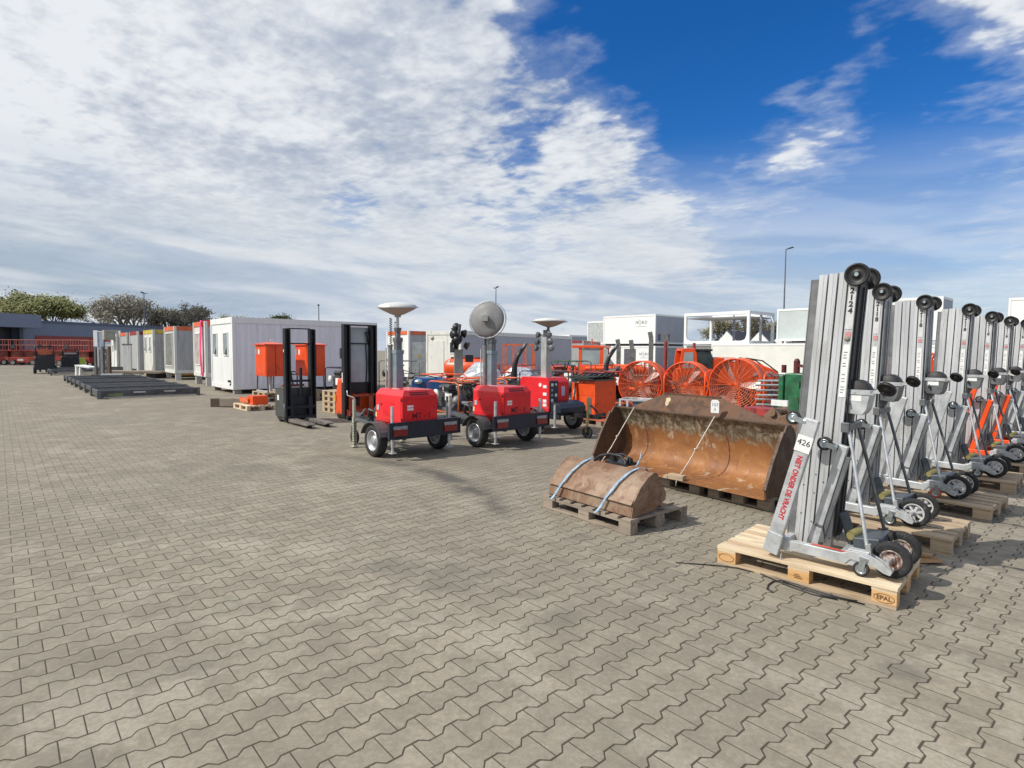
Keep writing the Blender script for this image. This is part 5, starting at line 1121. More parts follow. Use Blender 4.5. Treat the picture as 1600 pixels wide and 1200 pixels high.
for i, (x, lb) in enumerate(((-52.5, 'left tree top over the pink banner cabin'), (-49, 'second tree top over the large white cabin'), (-45.5, 'third tree top over the large white cabin'), (-42, 'right tree top over the large white cabin'))):
    plant(TG if i % 2 else TC, (x, 104), lb, grp, i*1.3, .70+.03*(i % 2))
grp = 'bare trees seen through the open frame unit'
for i, (x, y, lb, s_) in enumerate(((34, 92, 'bare tree in the left half of the open frame', .80), (38, 92, 'large bare tree behind the middle of the open frame', .84), (42, 94, 'bare tree just right of the middle post of the open frame', .78), (47, 94, 'bare tree at the right side of the open frame', .84), (51, 96, 'bare tree at the right end of the open frame', .76))):
    plant(TB if i % 2 else TC, (x, y), lb, grp, 1+i*1.7, s_*.86)
# white gabled tents far behind the frame
for i, (x, lb) in enumerate(((29.2, 'left white gable roof seen through the open frame'), (33.6, 'middle white gable roof seen through the open frame'), (36.8, 'right white gable roof seen through the open frame'))):
    t = thing('gabled_house', (x, 79), lb, 'house', 'white gabled roofs far behind the frame', rz=-.75)
    MB().box((-1.5, 0, 0), (1.5, 6, 2.9)).build('wall', whitep, t); MB().prism([(-1.5, 2.901), (1.5, 2.901), (0, 4.5)], 0.0, 6).build('gable', whitep, t)
    r = MB(); r.sheet([(-1.7, 2.75), (0, 4.58), (1.7, 2.75)], .35, 6.2, .08); r.build('roof', mat('dark roof', (.05, .05, .06), .7), t)

# ================================================================== ORANGE CABINETS ON LEGS
def px(p, Y): return ((p-800)/903.4*Y, Y)
def cabinet(loc, label):
    t = thing('switch_cabinet', loc, label, 'cabinet', 'orange cabinets on legs')
    z0, z1 = .80, 1.80; w, d = 1.0, .60
    MB().box((-w, 0, z0), (0, d, z1)).build('cabinet_body', orange, t, bev=.008)
    r = MB(); r.add([(-w-.06, -.06, z1), (.06, -.06, z1), (.06, d+.06, z1), (-w-.06, d+.06, z1), (-w-.06, -.06, z1+.03), (.06, -.06, z1+.03), (.06, d+.06, z1+.03), (-w-.06, d+.06, z1+.03), (-w*.6, d*.4, z1+.10), (-w*.4, d*.4, z1+.10), (-w*.4, d*.6, z1+.10), (-w*.6, d*.6, z1+.10)],
        [(3,2,1,0), (0,1,5,4), (1,2,6,5), (2,3,7,6), (3,0,4,7), (4,5,9,8), (5,6,10,9), (6,7,11,10), (7,4,8,11), (8,9,10,11)]); r.build('roof_lid', orange, t)
    MB().tube([(-w*.6, d*.5, z1+.10), (-w*.55, d*.5, z1+.16), (-w*.45, d*.5, z1+.16), (-w*.4, d*.5, z1+.10)], .010, 6).build('lifting_eye', galv, t)
    MB().box((-w+.05, -.012, z0+.06), (-.05, -.001, z1-.06)).build('door', orange, t, bev=.004)
    MB().box((.001, .28, z0+.02), (.010, .30, z1-.02)).build('side_seam', redd, t)
    MB().box((-w+.10, -.025, z1-.32), (-w+.16, -.013, z1-.12)).build('door_handle', galv, t)
    MB().box((-w+.30, -.016, z1-.30), (-w+.42, -.013, z1-.14)).build('sticker', sticker, t)
    for x, y in ((-w+.04, .04), (-.04, .04), (-.04, d-.04), (-w+.04, d-.04)):
        sx = -.05 if x < -.5 else .05; MB().beam((x, y, z0), (x+sx, y, .30), .035, .035).build('leg', galvd, t)
    f = MB(); f.beam((-w-.01, .04, .315), (.01, .04, .315), .05, .04); f.beam((-w-.01, d-.04, .315), (.01, d-.04, .315), .05, .04); f.beam((-.5, d/2, z0), (-.5, d/2, .30), .08, .08); f.build('foot_frame', galv, t)
    return t
ca = (-7.78, 18.3); cb_ = (-6.62, 18.7)
cabinet(ca, 'orange cabinet on thin legs, left of the black stacker mast')
cabinet(cb_, 'orange cabinet on thin legs seen between the two stacker masts')
for j, (p, lb) in enumerate(((ca, 'lower pallet under the left orange cabinet'), (cb_, 'lower pallet under the right orange cabinet'))):
    q = at(p, -1.1, -.1); pallet(q, lb, wmid, group='pallets under the orange cabinets')
    o = pallet(q, lb.replace('lower', 'upper'), wmid, group='pallets under the orange cabinets'); o.location.z = .1445
p3 = at((-7.35, 15.7), -.8, 0); pallet(p3, 'pale pallet with orange valves on it, left of the black stacker', (wood_new, wood_new, wood_new))
vt = thing('valve_block', (*at(p3[:2], .1, .15)[:2], .146), 'orange red valve parts lying on the pale pallet', 'valve')
m = MB()
for i in range(4): m.cyl((.08+.13*i, .05, .09), (.08+.13*i, .40, .10), .06-.008*(i % 2), 12)
m.box((.55, .05, .0), (.95, .45, .24)); m.build('valve_body', orange, vt, bev=.004)
m = MB()
for i in range(5): m.cyl((.05+.14*i, .0, .10), (.05+.14*i, .03, .10), .075, 10)
m.build('flange', orange2, vt)
bm_ = thing('timber_beam', (-8.35, 16.45), 'thick weathered timber beam lying on the paving left of the cabinets', 'timber beam', rz=-.05)
MB().box((0, 0, .02), (1.35, .28, .26)).build('beam', wood_old, bm_, bev=.01); MB().box((-.30, .05, .0), (-.005, .30, .24)).build('end_block', rust_dark, bm_, bev=.01)
# crate and pallet stack between the stackers
for k in range(4):
    o = pallet(at((-4.72, 15.1), -.6, 0), ['lowest', 'second', 'third', 'topmost'][k]+' pallet of the stack between the two stackers', wmid, group='pallet stack between the stackers', L=.8, Wd=.7); o.location.z = .1445*k
o = MB().box((0, 0, 0), (.75, .8, .62)).box((-.02, -.02, .58), (.77, .82, .64)).build('brown_crate', mat('red brown crate', (.17, .05, .035), .7, 0, .3, 5, (.08, .04, .03), .3), bev=.01); o.location = (*at((-4.72, 15.1), .35, .0)[:2], 0); o.rotation_euler = (0, 0, TH)
tag(o, 'red brown crate between the two stackers', 'crate')

# ================================================================== DRUM FANS
def drum_fan(loc, label, th=TH, phase=0., r=.62, zc=.88):
    t = thing('drum_fan', loc, label, 'drum fan', 'orange drum fans', rz=th); D = .42
    sh = MB(); n = 40
    sh.lathe([(r, 0), (r+.012, .0), (r+.012, D), (r, D), (r, 0)], (0, 0, zc), (0,1,0), n); sh.build('drum', orange2, t)
    for y in (0, D): MB().tube([(r*1.02*math.cos(2*PI*i/n), y, zc+r*1.02*math.sin(2*PI*i/n)) for i in range(n)], .018, 6, True).build('rim_tube', orange, t)
    for y, s_ in ((-.015, -1), (D+.015, 1)):
        g = MB()
        for q in range(24):
            a = 2*PI*q/24; g.tube([(.06*math.cos(a), y+.04*s_, zc+.06*math.sin(a)), (r*.6*math.cos(a), y+.03*s_, zc+r*.6*math.sin(a)), (r*math.cos(a), y-.01*s_, zc+r*math.sin(a))], .0055, 4)
        for k in range(1, 12): rr = r*k/12; g.tube([(rr*math.cos(2*PI*i/30), y+.035*s_*(1-(k/12)**2*.9), zc+rr*math.sin(2*PI*i/30)) for i in range(30)], .0048, 3, True)
        g.build('wire_guard', mat('orange wire', (.70, .16, .06), .5), t)
    for q in range(3):
        a = 2*PI*q/3+phase; u = Vector((math.cos(a), 0, math.sin(a))); w = Vector((-math.sin(a), 0, math.cos(a))); c = Vector((0, D*.35, zc)); b = MB()
        vs = []
        for (s_, hw, tw) in ((.07, .05, .9), (.25, .085, .7), (.45, .10, .5), (.575, .09, .4)):
            for sg in (-1, 1): vs.append(c+u*s_+w*hw*sg*math.cos(tw)+Vector((0, 1, 0))*hw*sg*math.sin(tw))
        vs += [v+Vector((0, .008, 0)) for v in vs]; fs = []
        for i in range(3): a0 = 2*i; fs += [(a0, a0+1, a0+3, a0+2), (a0+8, a0+10, a0+11, a0+9), (a0, a0+2, a0+10, a0+8), (a0+1, a0+9, a0+11, a0+3)]
        fs += [(0, 8, 9, 1), (6, 7, 15, 14)]
        b.add(vs, fs); b.build('blade', mat('pale fan blade', (.55, .40, .36), .35, .2, .1, 8), t)
    m = MB(); m.lathe([(.001, .04), (.07, .05), (.085, .10), (.085, .34), (.06, .40), (.001, .40)], (0, 0, zc), (0,1,0), 18); m.beam((-r, D*.75, zc), (r, D*.75, zc), .03, .05); m.beam((0, D*.75, zc-r), (0, D*.75, zc+r), .03, .05); m.build('motor', orange, t)
    for x in (-r-.09, r+.09):
        MB().tube([(x, -.06, .06), (x, -.06, zc+.18), (x, -.02, zc+.27), (x, D/2, zc+.31), (x, D+.02, zc+.27), (x, D+.06, zc+.18), (x, D+.06, .06)], .024, 8).build('side_frame', orange, t)
        MB().cyl((x, D/2, zc), (x-.08*(1 if x > 0 else -1), D/2, zc), .05, 12).build('pivot', orange2, t)
    f = MB(); f.beam((-r-.09, -.06, .08), (r+.09, -.06, .08), .05, .05); f.beam((-r-.09, D+.06, .08), (r+.09, D+.06, .08), .05, .05); f.beam((-r-.09, -.06, .28), (r+.09, -.06, .28), .03, .03); f.build('base_frame', orange2, t)
    for x in (-r-.09, r+.09): MB().cyl((x-.03, D+.1, .07), (x+.03, D+.1, .07), .07, 12).build('wheel', rubber, t)
    return t
drum_fan(px(1000, 15.4), 'left one of the three orange drum fans', th=-.62, zc=.80, r=.60, phase=-1.45)
drum_fan(px(1070, 15.0), 'middle one of the three orange drum fans, with one sunlit blade', th=-.66, phase=3.05, zc=.79, r=.60)
drum_fan(px(1148, 13.9), 'right and nearest of the three orange drum fans', th=-.74, phase=4.2, zc=.88)

# orange box trailer load and its stand
obx = thing('fuel_cabinet', (1.86, 12.9), 'tall orange steel cabinet with black rubber mats on top, left of the drum fans', 'steel cabinet')
ob = MB(); ob.box((-.50, 0, .17), (0, .74, 1.0)); obo = ob.build('cabinet_body', orange, obx, bev=.006)
MB().box((-.50, .0, 1.001), (.01, .76, 1.03)).build('top_plate', galvd, obx)
MB().box((-.18, -.006, .22), (-.10, -.001, .62)).build('slot', mat('grey slot', (.12, .09, .09), .5), obx); MB().box((-.36, -.006, .93), (-.30, -.0005, .97)).build('lock', redd, obx); MB().box((-.50, -.004, .66), (-.02, -.0005, .665)).build('door_seam', redd, obx)
d = MB(); d.box((-.68, -.03, .30), (-.52, .05, .95)); d.box((-.66, -.06, .1), (-.56, .0, .34)); d.build('side_box', orange, obx, bev=.01); MB().box((-.62, -.036, .62), (-.56, -.031, .78)).build('sticker', sticker, obx)
MB().tube([(-.55, -.05, .95), (-.52, -.12, .6), (-.60, -.12, .3), (-.75, -.05, .12)], .018, 6).build('hose', black, obx)
for z, dx in ((1.035, 0), (1.06, -.12), (1.085, .05)):
    o = MB().box((-.75+dx, -.10, z), (.02+dx, .70, z+.018)).build('rubber_mat', mat('black green mat', (.03, .04, .035), .7), obx)
m = MB(); rr = random.Random(4)
for i in range(9): m.tube([(-.6+.1*i, .1+.05*(i % 3), 1.11), (-.55+.1*i, .3, 1.16+.03*rr.random()), (-.5+.09*i, .55, 1.11)], .018, 5)
m.build('hose_bundle', black, obx)
pallet(at((1.86, 12.9), -.45, -.05), 'orange stained pallet under the tall orange steel cabinet', (mat('orange stained wood', (.45, .12, .06), .7), wood_old, wood_old))

# ================================================================== GENERIC YARD MACHINES
def machine(loc, rz, label, body, seed, name='portable_pump', cat='pump set', group='small machines standing among the trailers', L=1.3, W=.8, H=1.0, wheels=True):
    t = thing(name, loc, label, cat, group, rz); q = random.Random(seed)
    f = MB()
    for y in (0, W): f.tube([(0, y, .18), (0, y, H), (L*.1, y, H+.05), (L*.9, y, H+.05), (L, y, H), (L, y, .18), (0, y, .18)], .018, 6)
    for x, z in ((0, .2), (L, .2), (L*.1, H+.05), (L*.9, H+.05)): f.cyl((x, 0, z), (x, W, z), .016, 6)
    f.build('tube_frame', body, t)
    MB().box((L*.12, W*.15, .22), (L*.88, W*.85, .30)).build('base_plate', black, t)
    e = MB(); e.box((L*.15, W*.2, .30), (L*.5, W*.75, H*.78)); e.box((L*.2, W*.25, H*.78), (L*.42, W*.6, H*.95)); e.cyl((L*.18, W*.3, H*.88), (L*.5, W*.3, H*.9), .06, 10)
    for k in range(6): e.box((L*.14, W*.2, .34+k*.07), (L*.51, W*.76, .355+k*.07))
    e.build('engine_block', darkst if seed % 2 else redd, t)
    pmp = MB(); pmp.lathe([(.001, 0), (.17, 0), (.21, .05), (.21, .16), (.14, .22), (.001, .22)], (L*.55, W*.48, H*.45), (1,0,0), 18); pmp.cyl((L*.72, W*.48, H*.45), (L*.95, W*.48, H*.45), .06, 12); pmp.cyl((L*.66, W*.48, H*.5), (L*.66, W*.48, H*.92), .055, 12); pmp.cyl((L*.66, W*.48, H*.9), (L*.66, W*.48, H*.94), .09, 12)
    pmp.build('pump_body', body if seed % 3 else galvd, t)
    h = MB()
    for k in range(5):
        a = [Vector((q.uniform(0, L), q.uniform(0, W), q.uniform(.35, H*1.1))) for _ in range(4)]; h.tube(a, .014, 5)
    h.build('hose', black, t)
    MB().lathe([(.001, 0), (.10, 0), (.12, .02), (.12, .05), (.001, .06)], (L*.3, W*.02, H*.7), (0,-1,0), 14).build('air_filter', cabtank if seed % 2 else black, t)
    MB().box((L*.6, -.02, H*.55), (L*.8, .0, H*.75)).build('label_plate', sticker, t)
    if wheels:
        for x in (L*.2, L*.8):
            for y in (-.05, W+.05): wheel_parts(t, (x, y, .14), .14, .08, galvd, 0, n=16)
    return t
mk = [((655, 17.5), 'small orange framed machine behind the nearest red trailer', orange, 1, .9, TH), ((722, 14.2), 'dark engine on an orange frame between the two nearest red trailers', orange2, 2, .95, TH+.3),
      ((668, 14.5), 'orange tube framed machine right of the nearest trailer cabinet', orange2, 3, .85, TH), ((745, 20), 'orange framed machine in front of the wrapped load', orange, 4, .9, TH-.2),
      ((812, 16.5), 'dark machine with hoses between the middle and farthest trailers', darkst, 5, 1.05, TH), ((850, 19), 'green and white fouled machine behind the farthest trailer', mat('fouled green', (.05, .09, .05), .7), 6, 1.3, TH+.2),
      ((888, 15), 'dark framed machine between the farthest trailer and the orange cabinet', redd, 7, 1.1, TH), ((592, 20), 'grey valve machine between the orange stacker and the nearest tower mast', galvd, 8, 1.25, TH),
      ((508, 18.5), 'small black generator on a light stand behind the stackers', black, 9, 1.05, TH), ((1178, 16), 'dark steel machine behind the right drum fan', darkst, 10, 1.0, TH), ((930, 18), 'orange tube framed machine behind the orange cabinet', orange, 11, 1.2, TH), ((780, 22), 'red brown machine below the orange basket', redd, 12, 1.1, TH), ((700, 17), 'orange framed machine left of the middle red trailer', orange, 13, .8, TH+.5)]
for (p, Y), lb, bd, sd_, H_, rz_ in mk: machine(px(p, Y), rz_, lb, bd, sd_, H=H_)
# orange tank machine, floodlight cluster, wrapped load, blue pump, basket
t = thing('orange_tank', px(697, 22), 'orange cylindrical tank on a dark stand behind the wrapped load', 'tank', rz=-.25)
MB().lathe([(.001, 0), (.30, .02), (.36, .12), (.36, 1.9), (.30, 2.0), (.001, 2.02)], (0, 0, 1.0), (1,0,0), 24).build('tank_body', orange, t); MB().box((.1, -.3, .1), (1.9, .3, .66)).build('stand', mat('blue black stand', (.03, .035, .05), .5), t); MB().box((.2, -.05, 1.36), (1.9, .05, 1.42)).build('top_rail', redd, t); MB().box((.18, -.30, 1.12), (.26, -.28, 1.32)).build('sticker', sticker, t)
t = thing('floodlight_mast', px(716, 19.5), 'dark floodlight cluster on a short mast before the long white cabin', 'floodlight', rz=.2)
MB().box((-.14, -.14, 0), (.14, .14, 1.7)).build('mast', mat('grey brown mast', (.20, .20, .18), .5), t)
q = random.Random(9)
for i in range(9):
    a = q.uniform(0, 6.28); z = 1.75+.085*i+q.uniform(-.04, .04); rr_ = q.uniform(.10, .30); c = (rr_*math.cos(a), rr_*math.sin(a), z); b = MB(); b.lathe([(.001, -.10), (.09, -.08), (.14, .04), (.15, .06), (.001, .05)], c, (math.cos(a), math.sin(a)-.4, -.35+q.uniform(-.2, .4)), 14); b.build('floodlight', black, t)
MB().box((.22, -.2, 1.28), (.48, -.05, 1.52)).build('square_lamp', black, t); MB().cyl((-.05, 0, 1.7), (.05, 0, 2.55), .05, 8).build('mast_tip', darkst, t)
def wrapped(loc, label, L, W, H, seed, rz):
    q = random.Random(seed); t = thing('wrapped_load', loc, label, 'wrapped load', 'loads wrapped in silver film', rz); b = MB(); n, m = 14, 9; vs = []
    for j in range(m):
        f = j/(m-1)
        for i in range(n):
            a = 2*PI*i/n; sc = (1-.55*f**1.6)*(1+q.uniform(-.07, .07)); vs.append((L/2*sc*max(-1, min(1, 1.25*math.cos(a)))+f*L*.12, W/2*sc*max(-1, min(1, 1.25*math.sin(a))), .45+H*f*(1+.10*math.cos(a*2+1))+q.uniform(-.02, .02)))
    b.add(vs, [(j*n+i, j*n+(i+1) % n, (j+1)*n+(i+1) % n, (j+1)*n+i) for j in range(m-1) for i in range(n)]+[tuple(range((m-1)*n, m*n))])
    b.build('film', foam, t); MB().box((-L/2, -W/2, .05), (L/2, W/2, .44)).build('load_base', orange2, t); return t
wrapped(px(748, 19), 'peaked load wrapped in silver film left of the middle tower mast', 1.5, 1.0, .78, 3, -.2); wrapped(px(806, 20), 'flat load wrapped in silver film right of the middle tower mast', 1.4, 1.0, .62, 5, .1)
t = thing('blue_pump', px(642, 15.5), 'blue rounded machine hood behind the nearest red trailer cabinet', 'blue machine', rz=-.15)
MB().prism([(0, .3), (.85, .3), (.85, .72), (.78, .86), (.66, .93), (.08, .93), (0, .82)], 0, .7).build('hood', blue, t, bev=.03); MB().ball((.22, .0, .82), .13, 14, 8, .6).build('chrome_cover', chrome, t); MB().box((.0, 0, .1), (.85, .7, .29)).build('base', black, t); MB().tube([(-.05, .1, .9), (.1, .1, 1.0), (.4, .1, .99), (.7, .1, .93)], .015, 6).build('hose', black, t)
t = thing('work_basket', px(786, 24), 'orange tube basket frame standing in front of the long cabin', 'basket frame', rz=-.1)
f = MB()
zt_, zb_ = 1.93, .9
for x in (0, .42, .85, 1.22): f.box((x-.03, -.03, zb_), (x+.03, .03, zt_)) ; f.box((x-.03, .97, zb_), (x+.03, 1.03, zt_))
for y in (0, 1.0):
    for z in (zt_, zb_, 1.3 if False else zb_+.08): f.beam((0, y, z), (1.22, y, z), .05, .05)
for x in (0, 1.22):
    for z in (zt_, zb_): f.beam((x, 0, z), (x, 1, z), .05, .05)
f.build('basket', orange2, t); MB().box((0, 0, .02), (1.22, 1, .86)).build('lower_body', orange2, t)
for p_, Y_, lb in ((803, 17, 'black bent exhaust stack right of the middle tower mast'), (946, 17.5, 'black bent exhaust stack behind the orange cabinet')):
    x, y = px(p_, Y_); t = thing('exhaust_stack', (x, y), lb, 'exhaust pipe', 'black bent exhaust stacks', rz=0)
    MB().tube([(0, 0, 0), (0, 0, .95), (.02, 0, 1.25), (.10, 0, 1.50), (.24, 0, 1.72)], [.10, .10, .075, .065, .06], 10).build('pipe', black, t); MB().tube([(.24, 0, 1.70), (.36, 0, 1.9)], .05, 8).build('pipe_tip', galvd, t); MB().box((-.2, -.2, 0), (.25, .25, .8)).build('engine_cover', darkst, t)
# orange utility truck
t = thing('utility_truck', px(882, 22.5), 'small orange truck with an open bed and cab behind the farthest trailer', 'truck', rz=-.35)
cb = MB()
for x, y in ((.62, 0), (.62, 1.2), (1.45, 0), (1.45, 1.2)): cb.box((x-.06, y-.04, .9), (x+.06, y+.04, 1.86))
cb.box((.30, -.08, 1.80), (1.55, 1.28, 1.90)); cb.box((.55, -.05, .5), (1.5, 1.25, 1.15)); cb.build('cab', orange, t, bev=.01)
MB().box((.70, -.02, 1.17), (1.38, .0, 1.78)).build('side_window', glassl, t); MB().box((1.47, .08, 1.17), (1.49, 1.12, 1.78)).build('rear_window', glass, t); MB().box((.58, .08, 1.17), (.60, 1.12, 1.78)).build('windscreen', glass, t)
MB().box((-.60, -.1, .80), (.50, 1.3, 1.08)).build('bonnet', orange, t, bev=.03); MB().box((1.55, -.15, .82), (3.2, 1.35, 1.05)).build('load_bed', orange, t, bev=.01)
m = MB(); m.cyl((.9, -.3, 1.02), (2.6, -.3, 1.06), .09, 14); m.cyl((2.65, -.3, 1.06), (3.1, -.3, 1.0), .12, 12); m.build('hydraulic_cylinder', orange, t); MB().cyl((1.02, .2, 1.9), (1.02, .2, 2.15), .03, 8).build('beacon_post', orange2, t)
for x in (-.1, 2.4):
    for y in (-.1, 1.3): wheel_parts(t, (x, y, .36), .36, .22, orange2, 0, n=20)
MB().box((-.7, -.05, .35), (3.2, 1.25, .5)).build('chassis', black, t)
# forwarder stakes
st = thing('stake_trailer', px(966, 20.5), 'low trailer with four tall grey steel stakes, in front of the NORD containers', 'stake trailer', rz=-.15)
MB().box((-.2, .1, .6), (2.0, 1.9, .75)).build('bed', darkst, st)
for k, (x, y, zt_) in enumerate(((.0, .0, 2.10), (.47, .1, 2.08), (1.10, -.2, 2.36), (1.62, -.1, 2.32))):
    m = MB(); m.beam((x, y, .5), (x, y, zt_-.25), .15, .13, (0, 1, 0)); m.beam((x, y, zt_-.25), (x-.05, y, zt_), .15, .12, (0, 1, 0)); m.build('stake', mat('worn grey stake', (.22, .22, .21), .5, .4, .25, 8), st)
for x in (.2, 1.6):
    for y in (.1, 1.9): wheel_parts(st, (x, y, .35), .35, .2, galvd, 0, n=18)
# orange compact tractor
t = thing('compact_tractor', px(1060, 17.6), 'orange compact tractor with dark glazed cab and sloping bonnet behind the drum fans', 'tractor', rz=-.12)
cb = MB(); cb.prism([(.0, .8), (.08, 1.72), (.14, 1.78), (.48, 1.78), (.52, 1.72), (.62, .8)], .0, .06); cb.prism([(.0, .8), (.08, 1.72), (.14, 1.78), (.48, 1.78), (.52, 1.72), (.62, .8)], 1.1, 1.16); cb.box((.10, .06, 1.70), (.50, 1.10, 1.78)); cb.box((-.02, .0, .5), (1.0, 1.16, 1.16)); cb.build('cab_frame', orange, t, bev=.01)
m = MB(); m.prism([(.12, 1.18), (.17, 1.66), (.42, 1.66), (.46, 1.18)], -.008, .0); m.build('side_window', glassl, t)
m = MB(); m.prism([(.56, 1.05), (.50, 1.66), (.60, 1.72), (.94, 1.70), (1.02, 1.5), (1.0, 1.05)], .02, 1.14); m.build('windscreen', mat('dark green glass', (.025, .04, .04), .12, 0, .3, 3, spec=.8), t, bev=.03); m = MB(); m.box((.48, -.02, 1.70), (.98, 1.18, 1.76)); m.build('cab_visor', black, t)
m = MB(); m.prism([(1.0, .7), (1.0, 1.42), (1.08, 1.52), (1.7, 1.50), (2.2, 1.40), (2.75, 1.18), (3.0, 1.0), (2.8, .75), (2.2, .7)], .05, 1.1); m.build('bonnet', orange, t, bev=.04)
m = MB(); m.prism([(1.32, 1.512), (1.32, 1.525), (1.68, 1.518), (1.68, 1.503)], .1, 1.05); m.build('bonnet_stripe', sticker, t); m = MB(); m.prism([(1.35, 1.38), (1.68, 1.38), (1.68, 1.49), (1.35, 1.50)], .040, .048); m.build('bonnet_sticker', sticker, t)
for yy in (.2, .9): MB().tube([(2.0, yy, 1.50), (2.5, yy, 1.42), (2.95, yy, 1.08), (2.98, yy, .85)], .02, 6).build('guard_bar', black, t)
MB().box((2.2, .1, .95), (2.75, .04, 1.10)).build('headlight', lens_wht, t); MB().box((.1, .1, .35), (2.9, 1.05, .69)).build('chassis', black, t)
for x, r_ in ((.4, .5), (2.3, .38)):
    for y in (-.08, 1.24): wheel_parts(t, (x, y, r_), r_, .28, orange2, 0, n=22)
for x in (-.35, .5): MB().cyl((x, .3, .3), (x, .3, 2.0 if x < 0 else 1.95), .045, 8).build('red_post', redd, t)
# green machine, pipe stack, rusty coupler, blue crate
t = thing('green_machine', px(1226, 11.5), 'green machine with a red lever, just left of the nearest lift mast', 'green machine', rz=TH)
m = MB(); m.box((0, 0, .4), (.9, .6, 1.26)); m.box((-.10, -.05, .45), (.0, .65, 1.22)); m.build('housing', green, t, bev=.02)
m = MB(); m.lathe([(.001, 0), (.16, .0), (.18, .05), (.12, .10), (.001, .10)], (.45, .0, .85), (0,-1,0), 16); m.box((.1, -.03, .5), (.3, .0, 1.1)); m.build('front_flange', green, t)
MB().box((.0, .05, .05), (.9, .55, .4)).build('stand', green, t)
m = MB(); m.cyl((.15, .2, 1.26), (.15, .2, 1.5), .06, 10); m.ball((.15, .2, 1.50), .055, 10, 6); m.beam((.15, .2, 1.42), (.45, .1, 1.38), .06, .05); m.cyl((-.1, .2, 1.26), (-.1, .2, 1.42), .05, 8); m.build('lever', mat('dark maroon', (.10, .02, .02), .5), t); MB().lathe([(.001, 0), (.1, 0), (.1, .03), (.001, .03)], (.62, .2, 1.44), (0,0,1), 14).build('hand_wheel', darkst, t)
ps = thing('pipe_stack', px(1184, 12.6), 'stack of grey pipe ends and black fittings left of the green machine', 'pipes', rz=-.2)
for k in range(7): MB().cyl((0, .1*(k % 3), .42+.105*k), (.62-.05*(k % 2), .1*(k % 3)-.05, .43+.105*k), .026, 10).build('pipe', alurod, ps)
m = MB(); q = random.Random(2)
for k in range(14): c = Vector((q.uniform(.2, .6), q.uniform(-.15, .1), q.uniform(.15, .8))); m.cyl(c, c+Vector((q.uniform(-.1, .1), q.uniform(-.12, .0), q.uniform(-.06, .06))), .05, 8)
m.build('fitting', black, ps); MB().box((-.02, -.05, .05), (.66, .35, .38)).build('rack_base', orange2, ps)
rc = thing('coupler_frame', px(1196, 8.0), 'rusty grey quick coupler with a white card behind the right end of the large bucket', 'coupler', rz=TH)
m = MB(); m.prism([(0, .1), (.5, .1), (.55, .7), (.40, .88), (.22, .80), (.12, .92), (.0, .80)], 0, .05); m.prism([(0, .1), (.5, .1), (.55, .7), (.40, .88), (.22, .80), (.12, .92), (.0, .80)], .35, .40); m.cyl((.12, -.04, .84), (.12, .44, .84), .05, 12); m.cyl((.42, -.04, .8), (.42, .44, .8), .05, 12); m.prism([(.4, .8), (.55, 1.05), (.6, 1.0), (.5, .75)], .15, .20); m.build('plates', rust_small, rc)
MB().box((.10, -.02, .94), (.32, .02, 1.02)).build('white_card', sticker, rc); MB().box((-.45, .2, .1), (-.02, .6, .86)).build('brown_box', redd, rc)
bc = thing('parts_crate', px(968, 9.6), 'open grey frame crate with a blue box behind the left end of the large bucket', 'crate', rz=-.5)
f = MB()
for x in (0, .62):
    for y in (0, .4): f.box((x, y, 0), (x+.03, y+.03, .88))
for z in (.3, .86): 
    f.box((.03, 0, z), (.62, .03, z+.02)); f.box((.03, .4, z), (.62, .43, z+.02)); f.box((0, .03, z), (.03, .4, z+.02)); f.box((.62, .03, z), (.65, .4, z+.02))
f.build('crate_frame', galv, bc); MB().box((.22, .04, .70), (.60, .38, .84)).build('blue_box', mat('dull blue box', (.05, .10, .17), .5), bc); MB().box((.20, .02, .841), (.62, .40, .855)).build('box_lid', galv, bc)

# ================================================================== STEEL FRAMES ON THE GROUND
def steel_frame(loc, label, L=2.92, D=2.1, seed=0, h=.34):
    t = thing('steel_frame', loc, label, 'steel frame', 'flat steel frames laid in a row'); q = random.Random(seed)
    # local: +Y along the front (away to the right), -X to the back
    m = MB()
    zb = .06 if seed == 0 else h-.13; m.box((-.04, 0, zb), (0, L, h)); m.box((-D, 0, zb), (-D+.04, L, h)); m.box((-D+.041, -.02, zb), (-.041, .04, h)); m.box((-D+.041, L-.04, zb), (-.041, L+.02, h))
    for k in range(3): x_ = -D*(k+1)/4; m.box((x_-.05, .041, h-.11), (x_+.05, L-.041, h-.01))
    m.build('frame', darkst, t, bev=.004)
    for x in (-D, -.06):
        for y in (-.05, L-.05): MB().box((x-.0, y, .0), (x+.07, y+.10, h+.02)).build('corner_foot', galvd, t)
    MB().box((.001, .25, .09), (.006, .65, h-.10)).build('inspection_sticker', mat('moss green sticker', (.18, .24, .09), .6), t) if seed == 0 else None
    for y0 in ((.95, 1.85) if seed % 2 == 0 else (1.2,)): MB().box((.001, y0, h-.10), (.008, y0+.35, h-.05)).build('pocket', alurod, t)
    MB().box((.001, .12, .03), (.03, L-.3, .07)).build('lower_rail', mat('pale lower rail', (.42, .40, .37), .6), t)
    MB().box((-D+.1, .1, h-.12), (-D*.5, L-.1, h-.10)).build('floor_sheet', mat('dark floor sheet', (.13, .14, .15), .45, .3, .3, 2), t)
    return t
v_ = Vector((-21.3+13.41, 27.7-18.72)); lbs = ['nearest flat dark steel frame, with a green sticker on its front', 'second flat steel frame from the front of the row', 'third flat steel frame from the front of the row', 'middle flat steel frame of the row', 'third flat steel frame from the back of the row', 'second flat steel frame from the back of the row', 'backmost flat steel frame of the row', ]
for k in range(7): steel_frame((-13.41+v_.x*k/6, 18.72+v_.y*k/6), lbs[k], seed=k, D=1.72, h=.27+.02*(k % 2))
